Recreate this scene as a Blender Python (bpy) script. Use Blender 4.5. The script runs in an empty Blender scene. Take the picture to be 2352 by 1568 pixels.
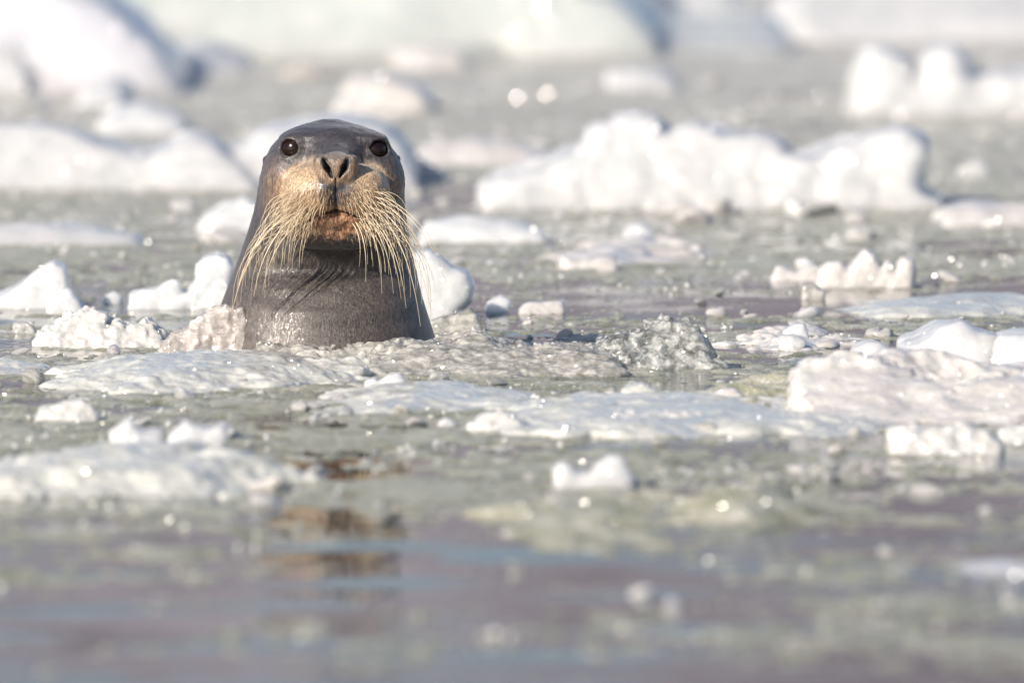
import bpy, math, random
import numpy as np
import openvdb
from mathutils import Vector, Matrix
from mathutils.bvhtree import BVHTree

random.seed(7)
rng = np.random.default_rng(7)
scene = bpy.context.scene
COL = scene.collection

# ------------------------------------------------------------------ camera
CAM_Y, CAM_H, PITCH = -26.0, 1.6, math.radians(-3.47)
cd = bpy.data.cameras.new('camera')
cam = bpy.data.objects.new('camera', cd)
COL.objects.link(cam)
cam.location = (0, CAM_Y, CAM_H)
cam.rotation_euler = (math.radians(90) + PITCH, 0, 0)
cd.lens = 500
cd.sensor_width = 36
cd.clip_start = 0.5
cd.clip_end = 20000
cd.dof.use_dof = True
cd.dof.focus_distance = 25.95
cd.dof.aperture_fstop = 3.9
cd.dof.aperture_blades = 9
scene.camera = cam

# ------------------------------------------------------------------ sky and sun
SUN_EL, SUN_AZ = math.radians(31), math.radians(-137)   # azimuth from +Y towards +X: front left of the seal
world = bpy.data.worlds.new('World')
scene.world = world
world.use_nodes = True
wn = world.node_tree
bgn = wn.nodes.get('Background') or wn.nodes.new('ShaderNodeBackground')
sky = wn.nodes.new('ShaderNodeTexSky')
sky.sky_type = 'NISHITA'
sky.sun_disc = False
sky.sun_elevation = SUN_EL
sky.sun_rotation = SUN_AZ
sky.altitude = 0
sky.air_density = 1.0
sky.dust_density = 1.0
sky.ozone_density = 2.6
warm = wn.nodes.new('ShaderNodeMix')
warm.data_type = 'RGBA'
warm.blend_type = 'MULTIPLY'
warm.inputs[0].default_value = 1.0
warm.inputs[7].default_value = (1.06, 0.98, 0.98, 1)      # hue tweak on the sky colour: slightly warmer, less green
wn.links.new(sky.outputs[0], warm.inputs[6])
wn.links.new(warm.outputs[2], bgn.inputs[0])
bgn.inputs[1].default_value = 0.085
sd = bpy.data.lights.new('sun', 'SUN')
sd.energy = 4.4
sd.angle = math.radians(0.55)
sd.color = (1.0, 0.90, 0.765)
sun = bpy.data.objects.new('sun', sd)
COL.objects.link(sun)
sdir = Vector((math.sin(SUN_AZ) * math.cos(SUN_EL), math.cos(SUN_AZ) * math.cos(SUN_EL), math.sin(SUN_EL)))
sun.rotation_euler = sdir.to_track_quat('Z', 'Y').to_euler()
sun.location = sdir * 50

scene.view_settings.view_transform = 'Standard'
scene.view_settings.look = 'None'
scene.view_settings.gamma = 1
scene.view_settings.use_curve_mapping = False
scene.view_settings.exposure = 0.38
scene.render.engine = 'CYCLES'
scene.cycles.max_bounces = 10
scene.cycles.transmission_bounces = 8
scene.cycles.glossy_bounces = 4
scene.cycles.sample_clamp_indirect = 8
scene.cycles.caustics_refractive = False

# ------------------------------------------------------------------ picture -> world
FV = np.array([0, math.cos(PITCH), math.sin(PITCH)])
UV = np.array([0, -math.sin(PITCH), math.cos(PITCH)])
CP = np.array([0, CAM_Y, CAM_H])
K = 0.072 / 2352.0


def ray(sx, sy):
    return FV + np.array([(sx - 1176) * K, 0, 0]) + UV * ((784 - sy) * K)


def on_z(sx, sy, z=0.0):
    d = ray(sx, sy)
    return CP + d * ((z - CAM_H) / d[2])


def on_y(sx, sy, y):
    d = ray(sx, sy)
    return CP + d * ((y - CAM_Y) / d[1])


# ------------------------------------------------------------------ noise
def _hash(ix, iy, iz, seed):
    h = (ix.astype(np.int64) * 374761393 + iy.astype(np.int64) * 668265263 + iz.astype(np.int64) * 2147483647 // 3 + seed * 974711) & 0xFFFFFFFF
    h = ((h ^ (h >> 13)) * 1274126177) & 0xFFFFFFFF
    h = ((h ^ (h >> 16)) * 2246822519) & 0xFFFFFFFF
    return ((h ^ (h >> 15)) & 0xFFFFFF).astype(np.float32) / 16777215.0


def vnoise(x, y, z, seed=0):
    fx, fy, fz = np.floor(x), np.floor(y), np.floor(z)
    ix, iy, iz = fx.astype(np.int64), fy.astype(np.int64), fz.astype(np.int64)
    tx, ty, tz = x - fx, y - fy, z - fz
    tx = tx * tx * tx * (tx * (tx * 6 - 15) + 10)
    ty = ty * ty * ty * (ty * (ty * 6 - 15) + 10)
    tz = tz * tz * tz * (tz * (tz * 6 - 15) + 10)
    r = 0
    for a in (0, 1):
        wx = tx if a else 1 - tx
        for b in (0, 1):
            wy = ty if b else 1 - ty
            for c in (0, 1):
                wz = tz if c else 1 - tz
                r = r + _hash(ix + a, iy + b, iz + c, seed) * wx * wy * wz
    return r * 2 - 1


def vnoise2(x, y, seed=0):
    fx, fy = np.floor(x), np.floor(y)
    ix, iy = fx.astype(np.int64), fy.astype(np.int64)
    tx, ty = x - fx, y - fy
    tx = tx * tx * tx * (tx * (tx * 6 - 15) + 10)
    ty = ty * ty * ty * (ty * (ty * 6 - 15) + 10)
    z = np.zeros_like(ix)
    r = 0
    for a in (0, 1):
        wx = tx if a else 1 - tx
        for b in (0, 1):
            r = r + _hash(ix + a, iy + b, z, seed) * wx * (ty if b else 1 - ty)
    return r * 2 - 1


def fbm(x, y, z, f, octv=4, seed=0, gain=0.5):
    r, a, s = 0, 1.0, 0.0
    for o in range(octv):
        r = r + a * vnoise(x * f + 17.3 * o, y * f + 5.1 * o, z * f - 9.7 * o, seed + o)
        s += a
        a *= gain
        f *= 2.07
    return r / s * 1.6


def fbm2(x, y, f, octv=4, seed=0, gain=0.5):
    r, a, s = 0, 1.0, 0.0
    c, d = 0.8, 0.6
    for o in range(octv):
        r = r + a * vnoise2(x * f + 17.3 * o, y * f + 5.1 * o, seed + o)
        s += a
        a *= gain
        f *= 2.07
        x, y = c * x - d * y, d * x + c * y
    return r / s * 1.6


def worley(x, y, z, f, seed=0):
    x, y, z = x * f, y * f, z * f
    ix, iy, iz = np.floor(x).astype(np.int64), np.floor(y).astype(np.int64), np.floor(z).astype(np.int64)
    best = np.full(x.shape, 9.0, np.float32)
    for a in (-1, 0, 1):
        for b in (-1, 0, 1):
            for c in (-1, 0, 1):
                jx, jy, jz = ix + a, iy + b, iz + c
                px = jx + _hash(jx, jy, jz, seed)
                py = jy + _hash(jx, jy, jz, seed + 11)
                pz = jz + _hash(jx, jy, jz, seed + 23)
                best = np.minimum(best, (px - x) ** 2 + (py - y) ** 2 + (pz - z) ** 2)
    return np.sqrt(best)


def smin(a, b, k):
    h = np.clip(0.5 + 0.5 * (b - a) / k, 0, 1)
    return b + (a - b) * h - k * h * (1 - h)


def smax(a, b, k):
    return -smin(-a, -b, k)


def sstep(a, b, x):
    t = np.clip((x - a) / (b - a), 0, 1)
    return t * t * (3 - 2 * t)


# ------------------------------------------------------------------ mesh helpers
def raw_mesh(name, pts, faces, smooth=True):
    me = bpy.data.meshes.new(name)
    pts = np.asarray(pts, np.float32)
    faces = np.asarray(faces, np.int32)
    k = faces.shape[1]
    me.vertices.add(len(pts))
    me.vertices.foreach_set('co', pts.ravel())
    me.loops.add(faces.size)
    me.loops.foreach_set('vertex_index', faces.ravel())
    me.polygons.add(len(faces))
    me.polygons.foreach_set('loop_start', np.arange(0, faces.size, k, dtype=np.int32))
    me.polygons.foreach_set('loop_total', np.full(len(faces), k, np.int32))
    me.update(calc_edges=True)
    me.validate()
    me.polygons.foreach_set('use_smooth', np.full(len(me.polygons), smooth))
    return me


def sdf_mesh(name, F, org, vox, smooth=True):
    g = openvdb.FloatGrid(1.0)
    g.copyFromArray(np.ascontiguousarray(F.astype(np.float32)))
    pts, quads = g.convertToQuads(0.0)
    if len(quads) == 0:
        raise RuntimeError('empty sdf ' + name)
    P = pts * vox + np.asarray(org)
    a, b, c, d = (P[quads[:, i]] for i in range(4))
    vol = np.einsum('ij,ij->i', a, np.cross(b, c)).sum() + np.einsum('ij,ij->i', a, np.cross(c, d)).sum()
    if vol < 0:
        quads = quads[:, ::-1]
    return raw_mesh(name, P, quads, smooth)


def link(name, me, mat, parent=None, loc=None):
    o = bpy.data.objects.new(name, me)
    COL.objects.link(o)
    if mat is not None and not me.materials:
        me.materials.append(mat)
    if parent is not None:
        o.parent = parent
    if loc is not None:
        o.location = loc
    return o


def tag(o, label=None, cat=None, group=None, kind=None):
    for k, v in (('label', label), ('category', cat), ('group', group), ('kind', kind)):
        if v:
            o[k] = v
    return o


# ------------------------------------------------------------------ materials
class NT:
    def __init__(self, name):
        self.m = bpy.data.materials.new(name)
        self.m.use_nodes = True
        self.t = self.m.node_tree
        self.t.nodes.clear()
        self.out = self.n('ShaderNodeOutputMaterial')

    def n(self, kind, **kw):
        nd = self.t.nodes.new(kind)
        for k, v in kw.items():
            setattr(nd, k, v)
        return nd

    def l(self, a, b):
        self.t.links.new(a, b)

    def val(self, sock, v):
        if isinstance(v, bpy.types.NodeSocket):
            self.l(v, sock)
        elif isinstance(v, (tuple, list)):
            sock.default_value = tuple(v) + ((1,) if len(v) == 3 and len(sock.default_value) == 4 else ())
        else:
            sock.default_value = v

    def coord(self, scale=(1, 1, 1), world=False):
        if world:
            src = self.n('ShaderNodeNewGeometry').outputs['Position']
        else:
            src = self.n('ShaderNodeTexCoord').outputs['Object']
        mp = self.n('ShaderNodeMapping')
        self.l(src, mp.inputs['Vector'])
        mp.inputs['Scale'].default_value = scale
        return mp.outputs[0]

    def noise(self, vec, scale, detail=3, rough=0.5, dist=0.0):
        nd = self.n('ShaderNodeTexNoise')
        self.l(vec, nd.inputs['Vector'])
        nd.inputs['Scale'].default_value = scale
        nd.inputs['Detail'].default_value = detail
        nd.inputs['Roughness'].default_value = rough
        nd.inputs['Distortion'].default_value = dist
        return nd.outputs['Fac']

    def voro(self, vec, scale, feature='F1', out='Distance'):
        nd = self.n('ShaderNodeTexVoronoi', feature=feature)
        self.l(vec, nd.inputs['Vector'])
        nd.inputs['Scale'].default_value = scale
        return nd.outputs[out]

    def ramp(self, fac, stops):
        nd = self.n('ShaderNodeValToRGB')
        el = nd.color_ramp.elements
        while len(el) < len(stops):
            el.new(0.5)
        for e, (p, c) in zip(el, stops):
            e.position = p
            e.color = (tuple(c) + (1,)) if isinstance(c, (tuple, list)) else (c, c, c, 1)
        self.l(fac, nd.inputs[0])
        return nd.outputs[0]

    def mix(self, fac, a, b, blend='MIX'):
        nd = self.n('ShaderNodeMix', data_type='RGBA', blend_type=blend)
        self.val(nd.inputs[0], fac)
        self.val(nd.inputs[6], a)
        self.val(nd.inputs[7], b)
        return nd.outputs[2]

    def math(self, op, a, b=0.0, clamp=False):
        nd = self.n('ShaderNodeMath', operation=op, use_clamp=clamp)
        self.val(nd.inputs[0], a)
        self.val(nd.inputs[1], b)
        return nd.outputs[0]

    def bump(self, h, strength, dist, normal=None):
        nd = self.n('ShaderNodeBump')
        self.val(nd.inputs['Strength'], strength)
        self.val(nd.inputs['Distance'], dist)
        self.l(h, nd.inputs['Height'])
        if normal is not None:
            self.l(normal, nd.inputs['Normal'])
        return nd.outputs[0]

    def pbr(self, **kw):
        nd = self.n('ShaderNodeBsdfPrincipled')
        for k, v in kw.items():
            self.val(nd.inputs[k.replace('_', ' ')], v)
        return nd

    def sparkle(self, sh, nrm, amount=0.05, rough=0.12, mask=None):
        g = self.n('ShaderNodeBsdfGlossy')
        g.inputs['Roughness'].default_value = rough
        if mask is None:
            g.inputs['Color'].default_value = (amount, amount, amount, 1)
        else:
            self.l(self.mix(mask, (0, 0, 0), (amount, amount, amount)), g.inputs['Color'])
        self.l(nrm, g.inputs['Normal'])
        a = self.n('ShaderNodeAddShader')
        self.l(sh.outputs[0], a.inputs[0])
        self.l(g.outputs[0], a.inputs[1])
        return a

    def finish(self, sh):
        self.l(sh.outputs[0] if hasattr(sh, 'outputs') else sh, self.out.inputs[0])
        return self.m


def glitter(t, v, scale, spread=1.6):
    """crystal facets a few millimetres wide, each tilted its own way"""
    col = t.voro(v, scale, out='Color')
    sub = t.n('ShaderNodeVectorMath', operation='SUBTRACT')
    t.l(col, sub.inputs[0])
    sub.inputs[1].default_value = (0.5, 0.5, 0.5)
    mul = t.n('ShaderNodeVectorMath', operation='SCALE')
    t.l(sub.outputs[0], mul.inputs[0])
    mul.inputs['Scale'].default_value = 2.0 * spread
    add = t.n('ShaderNodeVectorMath', operation='ADD')
    t.l(mul.outputs[0], add.inputs[0])
    t.l(t.n('ShaderNodeNewGeometry').outputs['Normal'], add.inputs[1])
    nrm = t.n('ShaderNodeVectorMath', operation='NORMALIZE')
    t.l(add.outputs[0], nrm.inputs[0])
    return nrm.outputs[0]


def ice_mat(name, c1, c2, sss=0.5, rough=0.45, bump=0.35, grain=220.0, stain=None, radius=0.012):
    t = NT(name)
    v = t.coord()
    big = t.noise(v, 14, 4, 0.6)
    col = t.mix(t.ramp(big, [(0.35, 0.0), (0.65, 1.0)]), c1, c2)
    if stain:
        col = t.mix(t.ramp(t.noise(v, 32, 5, 0.7, 0.6), [(0.52, 0.0), (0.75, 0.8)]), col, stain)
    fine = t.noise(v, grain, 3, 0.65)
    vor = t.voro(v, grain * 0.45)
    b1 = t.bump(vor, bump * 0.7, 0.004)
    b2 = t.bump(fine, bump, 0.003, b1)
    coatn = glitter(t, v, 300 if grain > 150 else 240)
    p = t.pbr(Base_Color=col, Roughness=t.ramp(big, [(0.3, rough * 0.7), (0.7, rough * 1.2)]), IOR=1.31,
              Subsurface_Weight=sss, Subsurface_Radius=(radius * 0.9, radius, radius * 1.05), Subsurface_Scale=1.0,
              Coat_Weight=0.8, Coat_Roughness=0.14, Coat_IOR=1.31, Normal=b2)
    return t.finish(t.sparkle(p, coatn, 0.08, 0.14, t.ramp(t.noise(v, 25, 2), [(0.4, 0.1), (0.6, 1.0)])))


M = {}
M['white'] = ice_mat('white_ice', (0.68, 0.69, 0.695), (0.58, 0.60, 0.61), 0.9, 0.35, 0.30, radius=0.05)
M['snow'] = ice_mat('snowy_ice', (0.63, 0.635, 0.64), (0.51, 0.525, 0.535), 0.9, 0.45, 0.3, radius=0.14)
M['green'] = ice_mat('wet_green_ice', (0.68, 0.685, 0.65), (0.51, 0.52, 0.48), 0.6, 0.3, 0.45, radius=0.02)
M['pink'] = ice_mat('pinkish_old_ice', (0.70, 0.68, 0.66), (0.58, 0.555, 0.53), 0.85, 0.3, 0.6, 160, (0.45, 0.42, 0.38), radius=0.03)
M['blue'] = ice_mat('pale_blue_ice', (0.64, 0.645, 0.69), (0.58, 0.595, 0.645), 0.9, 0.4, 0.3, radius=0.30)
M['teal'] = ice_mat('teal_glacier_ice', (0.50, 0.545, 0.53), (0.58, 0.605, 0.59), 0.9, 0.4, 0.3, radius=0.30)
M['brash'] = ice_mat('crystalline_brash_ice', (0.70, 0.69, 0.67), (0.56, 0.56, 0.54), 0.7, 0.2, 0.8, 130, radius=0.02)


def clear_ice(name, cloud=0.35, tint=(0.93, 0.95, 0.93), milk=(0.70, 0.69, 0.64), top=0.5):
    t = NT(name)
    v = t.coord()
    b = t.bump(t.noise(v, 55, 4, 0.6, 0.4), 0.25, 0.005)
    b = t.bump(t.voro(v, 80), 0.35, 0.003, b)
    gl = t.n('ShaderNodeBsdfGlossy')
    gl.inputs['Roughness'].default_value = 0.06
    t.l(b, gl.inputs['Normal'])
    rf = t.n('ShaderNodeBsdfRefraction')
    rf.inputs['IOR'].default_value = 1.25
    rf.inputs['Roughness'].default_value = 0.05
    rf.inputs['Color'].default_value = tint + (1,)
    t.l(b, rf.inputs['Normal'])
    tr = t.n('ShaderNodeBsdfTransparent')
    tr.inputs['Color'].default_value = tint + (1,)
    m1 = t.n('ShaderNodeMixShader')
    m1.inputs[0].default_value = 0.65
    t.l(rf.outputs[0], m1.inputs[1])
    t.l(tr.outputs[0], m1.inputs[2])
    w = t.pbr(Base_Color=milk, Roughness=0.15, IOR=1.31, Subsurface_Weight=0.8, Subsurface_Radius=(0.02, 0.02, 0.02), Subsurface_Scale=1.0, Normal=b)
    w = t.sparkle(w, glitter(t, v, 230), 0.14, 0.14)
    m2 = t.n('ShaderNodeMixShader')
    t.l(t.ramp(t.noise(v, 40, 4, 0.7, 0.5), [(0.42, cloud), (0.66, top)]), m2.inputs[0])
    t.l(m1.outputs[0], m2.inputs[1])
    t.l(w.outputs[0], m2.inputs[2])
    fr = t.n('ShaderNodeFresnel')
    fr.inputs['IOR'].default_value = 1.31
    t.l(b, fr.inputs['Normal'])
    m3 = t.n('ShaderNodeMixShader')
    t.l(fr.outputs[0], m3.inputs[0])
    t.l(m2.outputs[0], m3.inputs[1])
    t.l(gl.outputs[0], m3.inputs[2])
    return t.finish(m3)


M['clear'] = clear_ice('clear_glassy_ice', 0.12, top=0.7, milk=(0.78, 0.79, 0.77))
M['rosy'] = clear_ice('rosy_glassy_ice', 0.45, (0.95, 0.93, 0.92), (0.74, 0.68, 0.64), 0.9)
M['cloudy'] = clear_ice('cloudy_clear_ice', 0.35, top=0.85, milk=(0.68, 0.665, 0.61))

# water
t = NT('sea_water')
v = t.coord(world=True)
rip = t.bump(t.noise(t.coord((1, 0.6, 1), True), 14, 3, 0.5), 0.13, 0.004)
calm = t.ramp(t.noise(t.coord((1, 0.35, 1), True), 1.3, 3, 0.6), [(0.42, 0.03), (0.60, 0.8)])
rip = t.bump(t.noise(v, 45, 2, 0.5), calm, 0.0016, rip)
M['water'] = t.finish(t.pbr(Base_Color=(0.028, 0.036, 0.028), Roughness=0.02, IOR=1.333, Normal=rip))

# slush
t = NT('grease_ice_slush')
v = t.coord(world=True)
n1 = t.noise(v, 9, 4, 0.6)
n2 = t.noise(v, 120, 3, 0.7)
c = t.mix(t.ramp(n1, [(0.35, 0.0), (0.62, 1.0)]), (0.225, 0.235, 0.155), (0.41, 0.405, 0.335))
c = t.mix(t.ramp(t.noise(v, 30, 5, 0.75), [(0.54, 0.0), (0.68, 0.75)]), c, (0.66, 0.65, 0.62))
c = t.mix(t.ramp(n2, [(0.60, 0.0), (0.72, 0.8)]), c, (0.70, 0.70, 0.69))
sep = t.n('ShaderNodeSeparateXYZ')
t.l(t.n('ShaderNodeNewGeometry').outputs['Position'], sep.inputs[0])
out_ = t.math('MULTIPLY', t.math('SUBTRACT', sep.outputs['Y'], 1.0), 0.075, True)      # denser white brash further out, with pale distance haze put into the colour
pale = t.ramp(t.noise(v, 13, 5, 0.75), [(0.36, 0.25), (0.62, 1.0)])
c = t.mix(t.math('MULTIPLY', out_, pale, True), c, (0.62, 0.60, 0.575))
b = t.bump(n2, 0.8, 0.004)
b = t.bump(t.voro(v, 150), 0.5, 0.003, b)
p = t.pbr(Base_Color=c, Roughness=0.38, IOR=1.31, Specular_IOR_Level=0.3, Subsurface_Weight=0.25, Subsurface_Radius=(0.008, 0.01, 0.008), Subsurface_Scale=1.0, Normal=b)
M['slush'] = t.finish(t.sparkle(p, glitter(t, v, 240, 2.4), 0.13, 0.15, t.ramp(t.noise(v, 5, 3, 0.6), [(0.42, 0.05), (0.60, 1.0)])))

t = NT('ice_crumbs')
v = t.coord(world=True)
M['crumb'] = t.finish(t.pbr(Base_Color=t.mix(t.noise(v, 25, 1), (0.62, 0.62, 0.60), (0.80, 0.80, 0.79)), Roughness=0.12, IOR=1.31, Coat_Weight=1.0, Coat_Roughness=0.09, Coat_IOR=1.5))

t = NT('far_hillside')
v = t.coord(world=True)
sn = t.noise(v, 0.006, 8, 0.65)
M['hill'] = t.finish(t.pbr(Base_Color=t.mix(t.ramp(sn, [(0.50, 0.0), (0.58, 1.0)]), (0.185, 0.168, 0.20), (0.30, 0.285, 0.335)), Roughness=0.95))


# ------------------------------------------------------------------ sea
def swell(x, y):
    z = 0.0006 * np.sin(2 * math.pi * (0.35 * x + y) / 0.61 + 0.7 * np.sin(x * 3.1))
    z = z + 0.0004 * np.sin(2 * math.pi * (-0.55 * x + y) / 0.37 + 1.3 + 0.9 * np.sin(x * 2.3 + y))
    z = z + 0.0011 * fbm2(x, y * 0.8, 3.2, 2, 71)
    z = z + 0.0030 * fbm2(x, y, 0.7, 2, 91)
    r = np.sqrt((x + 0.33) ** 2 + (y - 0.02) ** 2)
    z = z + 0.0025 * np.sin((r - 0.2) * 2 * math.pi / 0.16) * np.exp(-np.clip(r - 0.2, 0, 9) / 0.35)
    return z


def graded(lo, hi, step, far_lo, far_hi, g=1.18):
    core = [lo]
    while core[-1] < hi:
        core.append(core[-1] + (step(core[-1]) if callable(step) else step))
    out, s, p = [], 0.03, core[-1]
    while p < far_hi:
        s *= g
        p += s
        out.append(p)
    out2, s, p = [], 0.03, lo
    while p > far_lo:
        s *= g
        p -= s
        out2.append(p)
    return np.array(out2[::-1] + core + out)


def grid_mesh(name, xs, ys, zf, keep=None):
    X, Y = np.meshgrid(xs, ys)
    Z = zf(X, Y)
    nx, ny = len(xs), len(ys)
    i = np.arange(nx * ny).reshape(ny, nx)
    q = np.stack([i[:-1, :-1], i[:-1, 1:], i[1:, 1:], i[1:, :-1]], -1).reshape(-1, 4)
    P = np.stack([X, Y, Z], -1).reshape(-1, 3)
    if keep is not None:
        km = keep(X, Y, Z).ravel()
        q = q[km[q].any(1)]
        used = np.unique(q)
        remap = np.zeros(len(P), np.int64)
        remap[used] = np.arange(len(used))
        P, q = P[used], remap[q]
    return raw_mesh(name, P, q)


def sea_z(X, Y):
    fade = np.clip(1.6 - np.maximum(np.abs(X) - 2, 0) * 0.3, 0, 1) * np.clip(1.6 - np.maximum(Y - 24, 0) * 0.2, 0, 1) * np.clip(1.6 - np.maximum(-12 - Y, 0) * 0.2, 0, 1)
    return swell(X, Y) * fade


xs = graded(-1.75, 1.75, 0.0140, -7000, 7000)
ys = graded(-9.0, 20.0, lambda y: 0.0015 * (y + 26), -300, 9000)
sea = link('sea_water', grid_mesh('sea_water', xs, ys, sea_z), M['water'])
tag(sea, kind='structure')

# far shore: low hills that the water mirrors
hx = np.linspace(-7000, 7000, 260)
hy = np.linspace(2600, 7600, 90)


def hill_z(X, Y):
    r = fbm2(X, Y, 0.0007, 6, 33, 0.5)
    rise = sstep(2600, 3900, Y)
    return (370 + 150 * r) * rise * (0.85 + 0.3 * fbm2(X, Y, 0.00025, 2, 5)) - 4


hills = link('far_hills', grid_mesh('far_hills', hx, hy, hill_z), M['hill'])
tag(hills, kind='structure')


def row_of(y):
    """picture row (0..1568) of the water at depth y, used only to keep the density of the drift ice as observed"""
    D = y + 26.0
    return 813 - 1256.5 * 1.6 * (1 - 26.0 / D) * 1.0


def cover(X, Y):
    """how much drift ice lies here: an open lead in front, dense pack further out"""
    r = row_of(Y)
    k = np.interp(r, [-2000, 0, 300, 600, 760, 860, 960, 1120, 1190, 1260, 1400, 1568, 2400],
                  [0.30, 0.30, 0.26, 0.06, -0.10, -0.14, -0.10, -0.08, -0.08, -0.18, -0.33, -0.36, -0.38])
    return k


def slush_h(X, Y):
    big = fbm2(X, Y, 1.1, 2, 301)
    mid = fbm2(X, Y, 6.0, 3, 302)
    small = fbm2(X, Y, 34.0, 3, 303, 0.55)
    f = cover(X, Y) + 0.36 * big + 0.34 * mid + 0.46 * small
    up = np.clip(f + 0.02, 0, 1.2)
    h = 0.0012 * sstep(-0.03, 0.06, f) + 0.0026 * up ** 0.8 + 0.0020 * np.clip(small, 0, 2) * sstep(0.0, 0.4, f)
    h = np.where(f < -0.03, -0.003 + 0.01 * np.clip(f + 0.03, -0.3, 0), h - 0.001 * sstep(0.03, -0.03, f) * 2)
    seal_r = np.sqrt(((X + 0.33) / 0.25) ** 2 + ((Y - 0.03) / 0.26) ** 2)
    return h - 0.004 * sstep(1.25, 1.0, seal_r), f


xs = np.concatenate([np.arange(-3.6, -1.7, 0.022), np.arange(-1.7, 1.7, 0.0072), np.arange(1.7, 3.6, 0.022)])
ys = graded(-8.2, 19.0, lambda y: 0.00105 * (y + 26), -8.2, 19.0)
ys = ys[(ys >= -8.2) & (ys <= 19.1)]


def slush_z(X, Y):
    h, f = slush_h(X, Y)
    return swell(X, Y) + h


def slush_keep(X, Y, Z):
    return Z - swell(X, Y) > -0.0028


slush = link('slush_ice', grid_mesh('slush_ice', xs, ys, slush_z, slush_keep), M['slush'])
tag(slush, 'grey green slush of fine ice floating in ragged patches on the water', 'slush', kind='stuff')

# ------------------------------------------------------------------ seal
SX = -0.3305      # world x of the head's middle


def elp(X, Y, Z, c, r):
    q = np.sqrt(((X - c[0]) / r[0]) ** 2 + ((Y - c[1]) / r[1]) ** 2 + ((Z - c[2]) / r[2]) ** 2)
    g = np.sqrt(((X - c[0]) / r[0] ** 2) ** 2 + ((Y - c[1]) / r[1] ** 2) ** 2 + ((Z - c[2]) / r[2] ** 2) ** 2) + 1e-6
    return q * (q - 1) / g


def caps(X, Y, Z, a, b, ra, rb, sy=1.0):
    a, b = np.array(a, float), np.array(b, float)
    d = b - a
    d2 = d.copy()
    d2[1] *= sy
    px, py, pz = X - a[0], (Y - a[1]) * sy, Z - a[2]
    t_ = np.clip((px * d2[0] + py * d2[1] + pz * d2[2]) / (d2 @ d2), 0, 1)
    return np.sqrt((px - d2[0] * t_) ** 2 + (py - d2[1] * t_) ** 2 + (pz - d2[2] * t_) ** 2) - (ra + (rb - ra) * t_)


def f2x(px):
    return (px - 1207.0) / 1994.0


def f2z(py):
    return (1290.0 - py) / 1994.0


EYE_L, EYE_R = (-0.0665, -0.0530, 0.3755), (0.0790, -0.0475, 0.3740)
MX = 0.0105      # the muzzle's middle, the head being turned a little


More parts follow.
